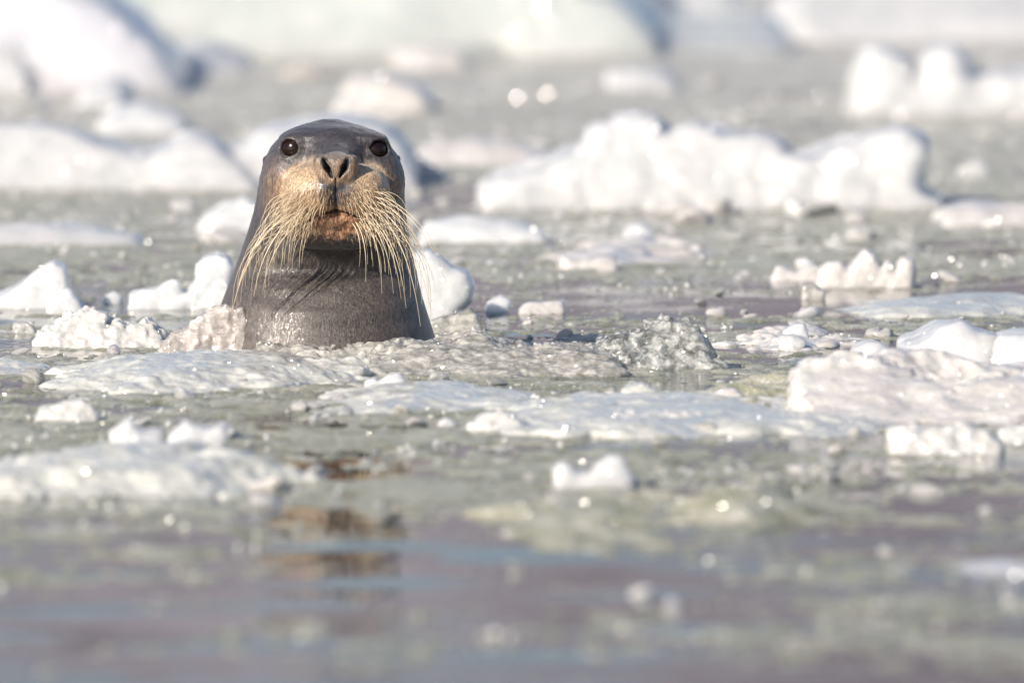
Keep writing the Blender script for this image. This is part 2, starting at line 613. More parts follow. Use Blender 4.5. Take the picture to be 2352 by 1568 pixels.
def seal_field(vox):
    x0, x1, y0, y1, z0, z1 = -0.27, 0.27, -0.235, 0.31, -0.085, 0.445
    gx, gy, gz = np.arange(x0, x1, vox, dtype=np.float32), np.arange(y0, y1, vox, dtype=np.float32), np.arange(z0, z1, vox, dtype=np.float32)
    # loft: z, left px, right px, front y, back y
    T = np.array([
        (f2z(1460), 700, 1640, -0.215, 0.32), (f2z(1300), 742, 1604, -0.166, 0.28), (f2z(1221), 768, 1581, -0.150, 0.25), (f2z(1120), 798, 1549, -0.134, 0.22),
        (f2z(1084), 812, 1538, -0.124, 0.21), (f2z(1030), 833, 1525, -0.107, 0.20), (f2z(1000), 846, 1519, -0.092, 0.195), (f2z(975), 854, 1513, -0.084, 0.19),
        (f2z(920), 874, 1500, -0.085, 0.18), (f2z(839), 902, 1486, -0.092, 0.165), (f2z(770), 922, 1478, -0.096, 0.155), (f2z(723), 932, 1474, -0.098, 0.148),
        (f2z(650), 944, 1466, -0.097, 0.14), (f2z(600), 956, 1456, -0.093, 0.135), (f2z(560), 971, 1442, -0.087, 0.13), (f2z(527), 991, 1414, -0.078, 0.123),
        (f2z(512), 1006, 1397, -0.074, 0.119), (f2z(498), 1024, 1379, -0.068, 0.114), (f2z(484), 1044, 1360, -0.060, 0.107), (f2z(470), 1067, 1338, -0.050, 0.098),
        (f2z(459), 1089, 1317, -0.040, 0.088), (f2z(450), 1111, 1295, -0.028, 0.077), (f2z(443), 1136, 1270, -0.014, 0.064), (f2z(438), 1162, 1244, 0.001, 0.050), (f2z(434), 1192, 1214, 0.015, 0.035)])
    o = np.argsort(T[:, 0])
    T = T[o]
    zz = np.clip(gz, T[0, 0], T[-1, 0])
    L = np.interp(zz, T[:, 0], f2x(T[:, 1]))
    Rr = np.interp(zz, T[:, 0], f2x(T[:, 2]))
    Fy = np.interp(zz, T[:, 0], T[:, 3])
    By = np.interp(zz, T[:, 0], T[:, 4])
    k = np.hanning(9)[1:-1]
    k /= k.sum()
    sm = lambda a: np.convolve(np.pad(a, 3, 'edge'), k, 'valid')
    L, Rr, Fy, By = sm(L), sm(Rr), sm(Fy), sm(By)
    a = (Rr - L) / 2
    cx = (Rr + L) / 2
    b = (By - Fy) / 2
    cy = (By + Fy) / 2
    X = gx[:, None, None]
    Y = gy[None, :, None]
    Z = gz[None, None, :]
    ex = 2.15
    q = (np.abs((X - cx) / a) ** ex + np.abs((Y - cy) / b) ** ex) ** (1 / ex)
    F = ((q - 1) * np.minimum(a, b)).astype(np.float32)
    over = (gz > T[-1, 0])
    F[:, :, over] = np.maximum(F[:, :, over], (gz[over] - T[-1, 0])[None, None, :] + 0.002)
    G = np.gradient(F, vox)
    gn = np.sqrt(G[0] ** 2 + G[1] ** 2 + G[2] ** 2)
    F = F / np.clip(gn, 0.6, 3.0)
    del G, gn
    # slices limited to the face box
    i0, i1 = np.searchsorted(gx, -0.14), np.searchsorted(gx, 0.15)
    j0, j1 = 0, np.searchsorted(gy, 0.03)
    k0, k1 = np.searchsorted(gz, 0.12), np.searchsorted(gz, 0.43)
    S = (slice(i0, i1), slice(j0, j1), slice(k0, k1))
    x, y, z = gx[i0:i1][:, None, None], gy[j0:j1][None, :, None], gz[k0:k1][None, None, :]
    x, y, z = np.broadcast_arrays(x, y, z)
    zt = z
    z = z + 0.061 * np.minimum(y, 0)          # the whole face is pitched up a little
    f = F[S].copy()
    # brow ridges and snout bridge
    for s in (-1, 1):
        f = smin(f, elp(x, y, z, (0.006 + s * 0.060, -0.036, 0.392), (0.034, 0.034, 0.012)), 0.036)
    f = smin(f, caps(x, y, z, (0.006, -0.055, 0.365), (MX, -0.150, 0.330), 0.040, 0.032), 0.030)
    # cheeks under the eyes
    for s in (-1, 1):
        f = smin(f, elp(x, y, z, (0.006 + s * 0.086, -0.035, 0.318), (0.040, 0.050, 0.050)), 0.030)
    # muzzle pads
    pad = None
    for s in (-1, 1):
        p = elp(x, y, z, (MX + s * 0.044, -0.112, 0.286), (0.054, 0.070, 0.056))
        p = smin(p, elp(x, y, z, (MX + s * 0.049, -0.098, 0.245), (0.046, 0.058, 0.050)), 0.020)
        p = smin(p, elp(x, y, z, (MX + s * 0.022, -0.152, 0.292), (0.030, 0.036, 0.036)), 0.016)
        p = smin(p, elp(x, y, z, (MX + s * 0.044, -0.104, 0.308), (0.044, 0.056, 0.036)), 0.020)
        pad = p if pad is None else smin(pad, p, 0.006)
    f = smin(f, pad, 0.007)
    # lower jaw and chin
    f = smin(f, elp(x, y, z, (MX, -0.090, 0.224), (0.044, 0.056, 0.032)), 0.030)
    f = smin(f, elp(x, y, z, (MX, -0.142, 0.243), (0.034, 0.022, 0.012)), 0.006)     # lower lip
    # mouth: an arch falling away to both sides
    xm = np.abs(x - MX)
    zm = 0.2615 - 5.5 * xm ** 2 - 0.10 * xm
    slot = np.sqrt((z - zm) ** 2 + (np.maximum(y + 0.128, 0)) ** 2) - 0.0030 * (1 - np.clip(xm / 0.075, 0, 1) ** 2)
    slot = np.maximum(slot, xm - 0.070)
    f = smax(f, -slot, 0.004)
    # nose pad
    f = smin(f, elp(x, y, z, (MX, -0.158, 0.343), (0.042, 0.032, 0.023)), 0.010)
    f = smin(f, elp(x, y, z, (MX, -0.170, 0.325), (0.024, 0.022, 0.026)), 0.010)
    for s in (-1, 1):
        f = smin(f, caps(x, y, z, (MX + s * 0.030, -0.170, 0.352), (MX + s * 0.024, -0.178, 0.322), 0.0105, 0.0085), 0.008)
        top, mid, bot = (MX + s * 0.0205, -0.19, 0.352), (MX + s * 0.0150, -0.19, 0.339), (MX + s * 0.0072, -0.19, 0.3220)
        n1 = caps(x, y, z, top, mid, 0.0036, 0.0064, 0.22)
        n2 = caps(x, y, z, mid, bot, 0.0064, 0.0028, 0.22)
        f = smax(f, -smin(n1, n2, 0.003), 0.0035)
    # cleft of the lip
    cl = np.maximum(np.abs(x - MX) - 0.0011, np.maximum(z - 0.322, 0.262 - z))
    cl = np.maximum(cl, y + 0.150)
    f = smax(f, -cl, 0.0035)
    # eye sockets and lids
    for (ec, s) in ((EYE_L, -1), (EYE_R, 1)):
        d = np.array([s * 0.52, -0.84, 0.12])
        d /= np.linalg.norm(d)
        px, py, pz = x - ec[0], y - ec[1], z - ec[2]
        al = px * d[0] + py * d[1] + pz * d[2]
        rad = np.sqrt(np.maximum(px ** 2 + py ** 2 + (pz * 1.22) ** 2 - al ** 2, 0))
        bulge = np.sqrt(px ** 2 + py ** 2 + pz ** 2) - 0.0262
        f = smin(f, bulge, 0.010)
        hole = np.maximum(rad - 0.0192, -al + 0.002)
        f = smax(f, -hole, 0.004)
        ring = np.sqrt((rad - 0.0213) ** 2 + (al - 0.0122) ** 2) - 0.0020
        f = smin(f, ring, 0.005)
    # small wrinkles on the lower lip and the pads
    band = np.abs(f) < 0.012
    bx, by, bz = x[band], y[band], z[band]
    w = fbm(bx, by, bz, 90, 2, 5)
    lip = sstep(0.046, 0.030, np.abs(bx - MX)) * sstep(0.200, 0.212, bz) * sstep(0.270, 0.258, bz) * sstep(-0.10, -0.12, by)
    wl = worley(bx, by, bz, 120, 9)
    f[band] += -0.0030 * lip * (0.7 - wl) * 1.5 + 0.0007 * w
    F[S] = f
    # ears: tiny nubs
    for (ex_, ey, ez) in ((f2x(964), 0.03, f2z(584)), (f2x(1450), 0.03, f2z(580))):
        ii = (slice(max(0, np.searchsorted(gx, ex_ - 0.02)), np.searchsorted(gx, ex_ + 0.02)), slice(np.searchsorted(gy, ey - 0.02), np.searchsorted(gy, ey + 0.02)),
              slice(np.searchsorted(gz, ez - 0.02), np.searchsorted(gz, ez + 0.02)))
        F[ii] = smin(F[ii], elp(gx[ii[0]][:, None, None], gy[ii[1]][None, :, None], gz[ii[2]][None, None, :], (ex_, ey, ez), (0.0045, 0.006, 0.007)), 0.006)
    # folds of the neck
    zf = gz[None, None, :]
    yf = gy[None, :, None]
    xf = gx[:, None, None]
    fold = 0.0008 * np.sin((zf - 0.03 * xf * xf * 30) * 2 * math.pi / 0.047 + 0.8) * sstep(0.135, 0.10, zf) * sstep(0.0, -0.05, yf)
    F = F + fold.astype(np.float32)
    # close the body below
    F = np.maximum(F, (-0.070 - gz)[None, None, :])
    return F.astype(np.float32), (x0, y0, z0)


VX = 0.0025
F, org = seal_field(VX)
me = sdf_mesh('body', F, org, VX)
del F
co = np.empty(len(me.vertices) * 3, np.float32)
me.vertices.foreach_get('co', co)
co = co.reshape(-1, 3)
x, y, z = co.T
z0_ = z
z = z + 0.061 * np.minimum(y, 0) * sstep(0.15, 0.20, z)
C = lambda r, g, b: np.array([r, g, b], np.float32)


def lerp(a, b, t_):
    return a + (b - a) * t_[:, None]


nA = fbm(x, y, z, 16, 4, 50)
nB = fbm(x, y, z, 60, 3, 60)
front = sstep(0.03, -0.04, y)
c = np.tile(C(0.046, 0.042, 0.050), (len(co), 1))
c = lerp(c, np.tile(C(0.084, 0.069, 0.061), (len(co), 1)), sstep(0.30, 0.10, z) * 0.9)                       # neck, browner
c = lerp(c, np.tile(C(0.038, 0.036, 0.046), (len(co), 1)), sstep(0.385, 0.41, z) * 0.8)                     # crown
ax = np.abs(x - 0.004)
cheek = np.exp(-(((x + 0.098) / 0.024) ** 2 + ((z - 0.295) / 0.045) ** 2)) + 0.8 * np.exp(-(((x - 0.118) / 0.020) ** 2 + ((z - 0.285) / 0.040) ** 2))
c = lerp(c, np.tile(C(0.33, 0.225, 0.155), (len(co), 1)), np.clip(cheek * 1.0 * front * (0.85 + 0.3 * nA), 0, 1))
pads = np.minimum(elp(x, y, z, (MX - 0.046, -0.112, 0.283), (0.058, 0.072, 0.074)), elp(x, y, z, (MX + 0.046, -0.112, 0.283), (0.058, 0.072, 0.074)))
pm = sstep(0.014, -0.002, pads + 0.003 * nA) * sstep(-0.060, -0.085, y)
pm = pm * sstep(0.206, 0.224, z + 0.008 * nB)
padc = lerp(np.tile(C(0.47, 0.335, 0.215), (len(co), 1)), np.tile(C(0.38, 0.225, 0.115), (len(co), 1)), np.clip(sstep(0.045, 0.012, np.abs(x - MX)) * sstep(0.325, 0.29, z) + 0.25 * nB, 0, 1))
padc = lerp(padc, np.tile(C(0.26, 0.20, 0.155), (len(co), 1)), sstep(0.334, 0.356, z))
c = lerp(c, padc, pm)
nose = sstep(0.006, -0.002, elp(x, y, z, (MX, -0.165, 0.338), (0.043, 0.040, 0.032)) + 0.002 * nB)
c = lerp(c, np.tile(C(0.25, 0.17, 0.115), (len(co), 1)), nose * 0.9)
c = lerp(c, np.tile(C(0.20, 0.165, 0.14), (len(co), 1)), nose * sstep(0.345, 0.358, z))
for s in (-1, 1):                                                                                           # dark inside of the nostrils
    dn = caps(x, y, z, (MX + s * 0.0215, -0.17, 0.351), (MX + s * 0.0070, -0.17, 0.3225), 0.0080, 0.0045, 0.25)
    c = lerp(c, np.tile(C(0.012, 0.008, 0.007), (len(co), 1)), sstep(0.0010, -0.0010, dn) * sstep(-0.190, -0.182, y))
lip = sstep(0.056, 0.040, np.abs(x - MX)) * sstep(0.198, 0.214, z - 3.5 * np.abs(x - MX) ** 1.6 + 0.010 * nB) * sstep(0.272, 0.262, z) * sstep(-0.085, -0.10, y)
c = lerp(c, lerp(np.tile(C(0.23, 0.105, 0.06), (len(co), 1)), np.tile(C(0.33, 0.18, 0.105), (len(co), 1)), np.clip(0.5 + nB, 0, 1)), lip * 0.95)
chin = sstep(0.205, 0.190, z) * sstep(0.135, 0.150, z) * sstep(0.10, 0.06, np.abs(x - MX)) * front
c = lerp(c, np.tile(C(0.035, 0.028, 0.024), (len(co), 1)), chin * 0.8)  # dark throat fur, with the muzzle's cast shadow also put into the colour
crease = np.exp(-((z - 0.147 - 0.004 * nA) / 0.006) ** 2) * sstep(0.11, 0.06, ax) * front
c = lerp(c, np.tile(C(0.03, 0.027, 0.026), (len(co), 1)), crease * 0.9)  # shade in the neck crease painted into the fur colour
for E_ in (EYE_L, EYE_R):
    de = np.sqrt((x - E_[0]) ** 2 + (y - E_[1]) ** 2 + (z - E_[2]) ** 2)
    c = lerp(c, np.tile(C(0.02, 0.018, 0.020), (len(co), 1)), sstep(0.0268, 0.0245, de))
    c = lerp(c, np.tile(C(0.055, 0.048, 0.052), (len(co), 1)), sstep(0.040, 0.028, de) * 0.85)
c = c * (1 + 0.10 * nA)[:, None]
wet = 0.30 + 0.80 * np.exp(-(((x - f2x(1030)) / 0.055) ** 2 + ((z - f2z(1190)) / 0.040) ** 2))
wet = wet + 1.0 * np.exp(-(((x + 0.045) / 0.013) ** 2 + ((z - 0.388) / 0.016) ** 2)) + 0.8 * np.exp(-(((x + 0.020) / 0.016) ** 2 + ((z - 0.310) / 0.014) ** 2))
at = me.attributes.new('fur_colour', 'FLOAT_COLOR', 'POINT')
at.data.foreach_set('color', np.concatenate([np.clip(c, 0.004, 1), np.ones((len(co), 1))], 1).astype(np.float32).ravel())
at = me.attributes.new('wetness', 'FLOAT', 'POINT')
at.data.foreach_set('value', np.clip(wet, 0, 1).astype(np.float32))

t = NT('seal_fur')
a1 = t.n('ShaderNodeAttribute', attribute_name='fur_colour')
a2 = t.n('ShaderNodeAttribute', attribute_name='wetness')
v = t.coord((1, 1, 0.13))
st = t.noise(v, 520, 3, 0.7, 0.15)
st2 = t.noise(v, 190, 2, 0.6, 0.2)
v3 = t.coord()
colr = t.mix(1.0, a1.outputs['Color'], t.ramp(st, [(0.38, 0.45), (0.62, 1.6)]), 'MULTIPLY')
colr = t.mix(1.0, colr, t.ramp(st2, [(0.36, 0.70), (0.64, 1.3)]), 'MULTIPLY')
b = t.bump(st, 0.9, 0.0014)
b = t.bump(st2, 0.5, 0.0016, b)
glob = t.noise(v3, 330, 3, 0.7)
wb = t.bump(glob, 0.8, 0.0011)
p = t.pbr(Base_Color=colr, Roughness=0.36, IOR=1.45, Normal=b, Coat_Weight=t.math('MULTIPLY', a2.outputs['Fac'], t.ramp(t.noise(t.coord((1, 1, 0.6)), 170, 3, 0.75), [(0.44, 0.12), (0.56, 1.0)]), True), Coat_Roughness=0.10, Coat_IOR=1.6, Coat_Normal=wb,
          Sheen_Weight=0.3, Sheen_Roughness=0.4)
M['fur'] = t.finish(p)

seal = bpy.data.objects.new('seal', None)
COL.objects.link(seal)
seal.location = (SX, 0, 0)
tag(seal, 'dark grey whiskered seal with tan muzzle rising upright from the icy water', 'seal')
body = link('body', me, M['fur'], seal)

# eyes
t = NT('eye_dark')
gy_ = t.coord()
M['eye'] = t.finish(t.pbr(Base_Color=(0.012, 0.004, 0.003), Roughness=0.20, IOR=1.45,
                          Normal=t.bump(t.noise(gy_, 160, 1), 0.04, 0.001)))


def uv_sphere(name, r, n=28):
    import bmesh
    bm = bmesh.new()
    bmesh.ops.create_uvsphere(bm, u_segments=n * 2, v_segments=n, radius=r)
    m_ = bpy.data.meshes.new(name)
    bm.to_mesh(m_)
    bm.free()
    m_.polygons.foreach_set('use_smooth', np.full(len(m_.polygons), True))
    return m_


eye_me = uv_sphere('eye', 0.0228)
for E_ in (EYE_L, EYE_R):
    link('eye', eye_me, M['eye'], seal, (E_[0], E_[1], E_[2] - 0.061 * E_[1]))

# whiskers
me.calc_loop_triangles()
tri = np.empty(len(me.loop_triangles) * 3, np.int32)
me.loop_triangles.foreach_get('vertices', tri)
bvh = BVHTree.FromPolygons([tuple(p_) for p_ in co.tolist()], tri.reshape(-1, 3).tolist())

t = NT('whisker_horn')
M['bristle'] = None
M['whisker'] = t.finish(t.pbr(Base_Color=t.mix(t.noise(t.coord(), 30, 2), (0.64, 0.51, 0.34), (0.80, 0.70, 0.53)), Roughness=0.28, IOR=1.5))


t = NT('bristle_hair')
M['bristle'] = t.finish(t.pbr(Base_Color=(0.40, 0.27, 0.155), Roughness=0.35))


def tube(path, radii, sides=6):
    P_, Q_ = [], []
    n = len(path)
    up = Vector((0.13, 1, 0.21)).normalized()
    for i, p_ in enumerate(path):
        d = (path[min(i + 1, n - 1)] - path[max(i - 1, 0)]).normalized()
        u = d.cross(up).normalized()
        w_ = d.cross(u).normalized()
        for k_ in range(sides):
            a_ = 2 * math.pi * k_ / sides
            P_.append(p_ + (u * math.cos(a_) + w_ * math.sin(a_)) * radii[i])
    for i in range(n - 1):
        for k_ in range(sides):
            Q_.append((i * sides + k_, i * sides + (k_ + 1) % sides, (i + 1) * sides + (k_ + 1) % sides, (i + 1) * sides + k_))
    return P_, Q_


def surf(xx, zz):
    h = bvh.ray_cast(Vector((xx, -0.5, zz + 0.008)), Vector((0, 1, 0)))
    return (h[0], h[1]) if h[0] is not None else (None, None)


def hair_path(p0, nrm, s, tt, L, n=10, stiff=None):
    out = Vector((s * (0.30 + 0.80 * tt), -0.42 + 0.12 * tt, -0.30 + 0.18 * tt)) + nrm * 0.35
    out.x += random.gauss(0, 0.045)
    out.z += random.gauss(0, 0.045)
    out.normalize()
    g = Vector((-s * 0.16 * tt, 0.20, -0.98))
    st_ = stiff if stiff is not None else random.uniform(0.65, 0.95)
    pts = []
    for i in range(n):
        u = i / (n - 1)
        pts.append(p0 + out * (L * u * (1 - 0.42 * u)) + g * (L * 0.78 * st_ * u * u))
    return pts


for s in (-1, 1):
    made = 0
    for r_ in range(8):
        nc = 13
        for k_ in range(nc):
            tt = (k_ + random.uniform(0.2, 0.8)) / nc
            v_ = r_ / 7.0
            xx = MX + s * (0.016 + 0.076 * tt)
            zz = 0.297 - 0.070 * v_ - 0.010 * tt + 0.010 * math.sin(tt * 2.5) + random.gauss(0, 0.0015)
            if zz < 0.272 and abs(xx - MX) < 0.034 - 0.2 * (zz - 0.25):
                continue
            p0, nrm = surf(xx, zz)
            if p0 is None or p0.y > -0.06:
                continue
            L = 0.018 + 0.155 * tt ** 1.5 * (0.55 + 0.6 * v_) + 0.028 * v_ + random.uniform(-0.010, 0.014)
            if v_ < 0.25 and tt < 0.6:
                L *= 0.55
            path = hair_path(p0 - nrm * 0.002, nrm, s, tt, L)
            r0 = random.uniform(0.00032, 0.00058)
            rad = [r0 * (1 - 0.72 * (i / 9.0) ** 1.2) + 0.0001 for i in range(10)]
            P_, Q_ = tube(path, rad)
            if made < 140:
                link('whisker', raw_mesh('whisker', [tuple(p_) for p_ in P_], Q_), M['whisker'], seal)
                made += 1
# a few extra long ones reaching out past the neck, and wet clumps
longs = [(-1, 0.080, 0.262, (850, 1118), 0.0018), (-1, 0.084, 0.268, (862, 1075), 0.0014), (-1, 0.070, 0.255, (930, 1056), 0.0016), (-1, 0.076, 0.258, (872, 1020), 0.0012), (-1, 0.06, 0.245, (962, 1040), 0.001),
         (1, 0.085, 0.285, (1632, 1024), 0.0008), (1, 0.080, 0.280, (1577, 995), 0.0008), (1, 0.084, 0.290, (1629, 975), 0.0007), (1, 0.075, 0.262, (1534, 1166), 0.0013), (1, 0.078, 0.268, (1576, 1130), 0.0011),
         (1, 0.066, 0.25, (1482, 1100), 0.0011), (1, 0.060, 0.25, (1464, 1066), 0.0010), (1, 0.05, 0.245, (1394, 1048), 0.0011), (1, 0.055, 0.25, (1436, 1048), 0.0009), (1, 0.03, 0.24, (1312, 950), 0.001), (1, 0.036, 0.242, (1335, 1005), 0.0011)]
for s, dx, zz, (ex_, ey_), r0 in longs:
    p0, nrm = surf(MX + s * dx, zz)
    if p0 is None:
        continue
    end = Vector((f2x(ex_), p0.y - 0.02, f2z(ey_)))
    mid = Vector((p0.x + (end.x - p0.x) * 0.62 + s * 0.012, min(p0.y, end.y) - 0.045, p0.z + (end.z - p0.z) * 0.26))
    path = []
    for i in range(14):
        u = i / 13.0
        path.append(p0 * (1 - u) ** 2 + mid * 2 * u * (1 - u) + end * u * u)
    P_, Q_ = tube(path, [r0 * (1 - 0.72 * (i / 13.0) ** 1.3) for i in range(14)])
    link('whisker', raw_mesh('whisker', [tuple(p_) for p_ in P_], Q_), M['whisker'], seal)

# short bristles over the pads and lips: uncountable
BP, BQ = [], []
for _ in range(1300):
    s = random.choice((-1, 1))
    tt = random.random() ** 0.9
    xx = MX + s * (0.004 + 0.090 * tt)
    zz = random.uniform(0.210, 0.318 - 0.01 * tt)
    if (abs(xx - MX) < 0.034 and zz < 0.262 and random.random() < 0.75) or zz > 0.305:
        continue
    p0, nrm = surf(xx, zz)
    if p0 is None or p0.y > -0.07:
        continue
    path = hair_path(p0 - nrm * 0.0005, nrm * 1.4, s, tt, random.uniform(0.003, 0.009) + 0.004 * tt, 4, 1.0)
    P_, Q_ = tube(path, [0.00042, 0.00036, 0.00028, 0.00012], 4)
    o_ = len(BP)
    BP += [tuple(p_) for p_ in P_]
    BQ += [tuple(i + o_ for i in q_) for q_ in Q_]
tag(link('muzzle_bristles', raw_mesh('muzzle_bristles', BP, BQ), M['bristle'], seal), kind='stuff')


# ------------------------------------------------------------------ ice pieces
def sd_poly(px, pz, poly):
    poly = np.asarray(poly, np.float64)
    d = np.full(px.shape, 1e9)
    inside = np.zeros(px.shape, bool)
    n = len(poly)
    for i in range(n):
        a, b_ = poly[i], poly[(i + 1) % n]
        e = b_ - a
        wx, wz = px - a[0], pz - a[1]
        u = np.clip((wx * e[0] + wz * e[1]) / max(e @ e, 1e-12), 0, 1)
        d = np.minimum(d, (wx - e[0] * u) ** 2 + (wz - e[1] * u) ** 2)
        cnd = (a[1] > pz) != (b_[1] > pz)
        with np.errstate(divide='ignore', invalid='ignore'):
            xi = a[0] + (pz - a[1]) * e[0] / (e[1] if abs(e[1]) > 1e-12 else 1e-12)
        inside ^= cnd & (px < xi)
    return np.where(inside, -np.sqrt(d), np.sqrt(d))


def ragged(pl, seed):
    out = []
    r_ = np.random.default_rng(seed + 900)
    n_ = len(pl)
    for i in range(n_):
        a, b_ = pl[i], pl[(i + 1) % n_]
        e = b_ - a
        L_ = math.hypot(*e)
        k_ = max(1, int(L_ / 0.035))
        nn = np.array([-e[1], e[0]]) / max(L_, 1e-6)
        for j in range(k_):
            amp = 0.0 if j == 0 else min(0.045, L_ * 0.12)
            out.append(a + e * (j / k_) + nn * r_.normal() * amp)
    return np.array(out)


def ice(name, label, mat, prims, vox, noise=(0.008, 16, 4), lumps=None, fine=(0.0015, 90), cat='ice', group=None, seed=0, smooth=True, cut=None):
    """prims: ('up', base_row, W, taper, R, [outline])  a standing block whose silhouette is the outline, 2W thick
              ('flat', height, R, [outline of the waterline])  a floe lying on the water"""
    S_ = []
    for pr in prims:
        if pr[0] == 'up':
            _, base, W, taper, R, pts = pr
            yb = on_z(1176, base)[1]
            yc = yb + W
            pl = [(on_y(a_, b_, yc)[0], max(on_y(a_, b_, yc)[2], -0.04) if b_ < base else -0.04) for a_, b_ in pts]
            pl = np.array(pl)
            h = pl[:, 1].max()
            S_.append(('up', pl, yc, W, taper, R, h, (pl[:, 0].min(), pl[:, 0].max(), yc - W, yc + W, -0.04, h)))
        else:
            _, H_, R, pts = pr
            pl = np.array([on_z(a_, b_, H_ * 0.5)[:2] for a_, b_ in pts])
            pl = ragged(pl, seed)
            S_.append(('flat', pl, H_, R, (pl[:, 0].min(), pl[:, 0].max(), pl[:, 1].min(), pl[:, 1].max(), -0.02, H_)))
    bb = np.array([s_[-1] for s_ in S_])
    pad_ = noise[0] * 1.3 + (lumps[0] if lumps else 0) + 3 * vox + 0.003
    lo = np.array([bb[:, 0].min(), bb[:, 2].min(), max(bb[:, 4].min(), -0.03)]) - pad_
    hi = np.array([bb[:, 1].max(), bb[:, 3].max(), bb[:, 5].max()]) + pad_
    g_ = [np.arange(lo[i], hi[i], vox) for i in range(3)]
    X, Y, Z = np.meshgrid(*g_, indexing='ij')
    F_ = np.full(X.shape, 1.0)
    for s_ in S_:
        if s_[0] == 'up':
            _, pl, yc, W, taper, R, h, _b = s_
            d2 = sd_poly(X[:, 0, :], Z[:, 0, :], pl)[:, None, :]
            Wz = W * (1 - taper * np.clip(Z / h, 0, 1))
            q1, q2 = d2 + R, np.abs(Y - yc) - Wz + R
            f = np.sqrt(np.maximum(q1, 0) ** 2 + np.maximum(q2, 0) ** 2) + np.minimum(np.maximum(q1, q2), 0) - R
        else:
            _, pl, H_, R, _b = s_
            d2 = sd_poly(X[:, :, 0], Y[:, :, 0], pl)[:, :, None]
            top = H_ * (0.14 + 0.86 * sstep(-0.02, 0.12, -d2 + 0.05 * fbm2(X[:, :, :1], Y[:, :, :1], 7.0, 4, 40 + seed))) - 0.002
            q1, q2 = d2 + R, Z - top + R
            f = np.sqrt(np.maximum(q1, 0) ** 2 + np.maximum(q2, 0) ** 2) + np.minimum(np.maximum(q1, q2), 0) - R
        F_ = smin(F_, f, 0.012)
    lim = noise[0] * 1.6 + (lumps[0] * 1.2 if lumps else 0) + 2 * vox
    band = np.abs(F_) < lim
    bx, by, bz = X[band], Y[band], Z[band]
    d = noise[0] * fbm(bx, by, bz, noise[1], noise[2], 100 + seed)
    if lumps:
        wf = worley(bx, by, bz, lumps[1], 200 + seed)
        d = d + lumps[0] * (wf - 0.55) * 1.6
        if len(lumps) > 2:
            d = d + lumps[0] * 0.45 * (worley(bx, by, bz, lumps[1] * 2.3, 300 + seed) - 0.5)
    d = d + noise[0] * 0.7 * (np.abs(fbm(bx, by, bz, noise[1] * 1.6, 3, 500 + seed)) - 0.3)
    d = d + fine[0] * fbm(bx, by, bz, fine[1], 2, 400 + seed)
    F_[band] += d
    F_ = np.maximum(F_, -0.028 - Z)
    m_ = sdf_mesh(name, F_, lo, vox, smooth)
    cc = np.array([(lo[0] + hi[0]) / 2, (lo[1] + hi[1]) / 2, 0.0])
    m_.transform(Matrix.Translation(-Vector(cc)))
    o = link(name, m_, M[mat], None, tuple(cc))
    return tag(o, label, cat, group)


exec_ice = ice
# --- near the seal
ice('ice_floe', 'long flat wet ice floe lying directly in front of the seal', 'green',
    [('flat', 0.036, 0.010, [(120, 850), (260, 826), (400, 812), (560, 812), (700, 814), (810, 822), (862, 840), (812, 860), (700, 866), (620, 872), (430, 880), (250, 882), (120, 870)])],
    0.0047, (0.006, 14, 4), (0.002, 60), (0.001, 110), 'ice floe', seed=1)
ice('ice_chunk', 'crumbly crystalline ice heap left of the seal behind the long floe', 'brash',
    [('up', 800, 0.10, 0.6, 0.012, [(66, 800), (90, 765), (130, 742), (160, 725), (185, 712), (215, 710), (240, 722), (252, 745), (270, 735), (290, 745), (318, 748), (335, 730), (352, 745), (378, 765), (400, 800)])],
    0.0033, (0.004, 30, 4), (0.009, 45, 1), (0.001, 120), 'ice heap', seed=2)
ice('ice_chunk', 'glassy pinkish ice chunk leaning against the left side of the seal', 'rosy',
    [('up', 822, 0.045, 0.6, 0.008, [(350, 822), (372, 790), (395, 770), (440, 745), (485, 712), (520, 702), (556, 706), (567, 722), (575, 750), (596, 772), (625, 790), (632, 822)])],
    0.0030, (0.006, 26, 4), (0.006, 50, 1), (0.0015, 120), 'ice chunk', seed=3)
ice('ice_chunk', 'tall white fin of ice at the left edge of the photo', 'white',
    [('up', 712, 0.10, 0.6, 0.014, [(-30, 712), (-10, 680), (40, 655), (80, 622), (122, 598), (140, 606), (152, 610), (160, 650), (168, 690), (170, 712)])],
    0.0045, (0.005, 14, 4), None, (0.0012, 100), 'ice block', seed=4)
ice('ice_chunk', 'small pale ice wedge in front of the tall white fin', 'white',
    [('up', 724, 0.05, 0.6, 0.010, [(104, 724), (112, 695), (130, 676), (155, 660), (170, 672), (196, 708), (198, 724)])],
    0.004, (0.004, 22, 4), None, (0.001, 100), 'ice block', seed=5)
ice('ice_chunk', 'small round ice lump between the white fin and the seal', 'white',
    [('up', 700, 0.04, 0.6, 0.012, [(225, 700), (240, 680), (262, 668), (280, 676), (288, 700)])],
    0.004, (0.003, 25, 3), (0.002, 60), (0.001, 100), 'ice lump', seed=6)
ice('ice_chunk', 'white ice block with low left wing and tall peak behind the seal', 'white',
    [('up', 712, 0.07, 0.55, 0.012, [(290, 712), (300, 675), (330, 662), (365, 658), (395, 642), (409, 646), (415, 668), (432, 700), (432, 712)]),
     ('up', 712, 0.08, 0.5, 0.012, [(370, 712), (375, 690), (430, 665), (452, 640), (450, 608), (468, 592), (500, 583), (522, 590), (533, 612), (528, 640), (540, 690), (560, 712)])],
    0.0042, (0.005, 18, 4), (0.003, 40), (0.0012, 110), 'ice block', seed=7)
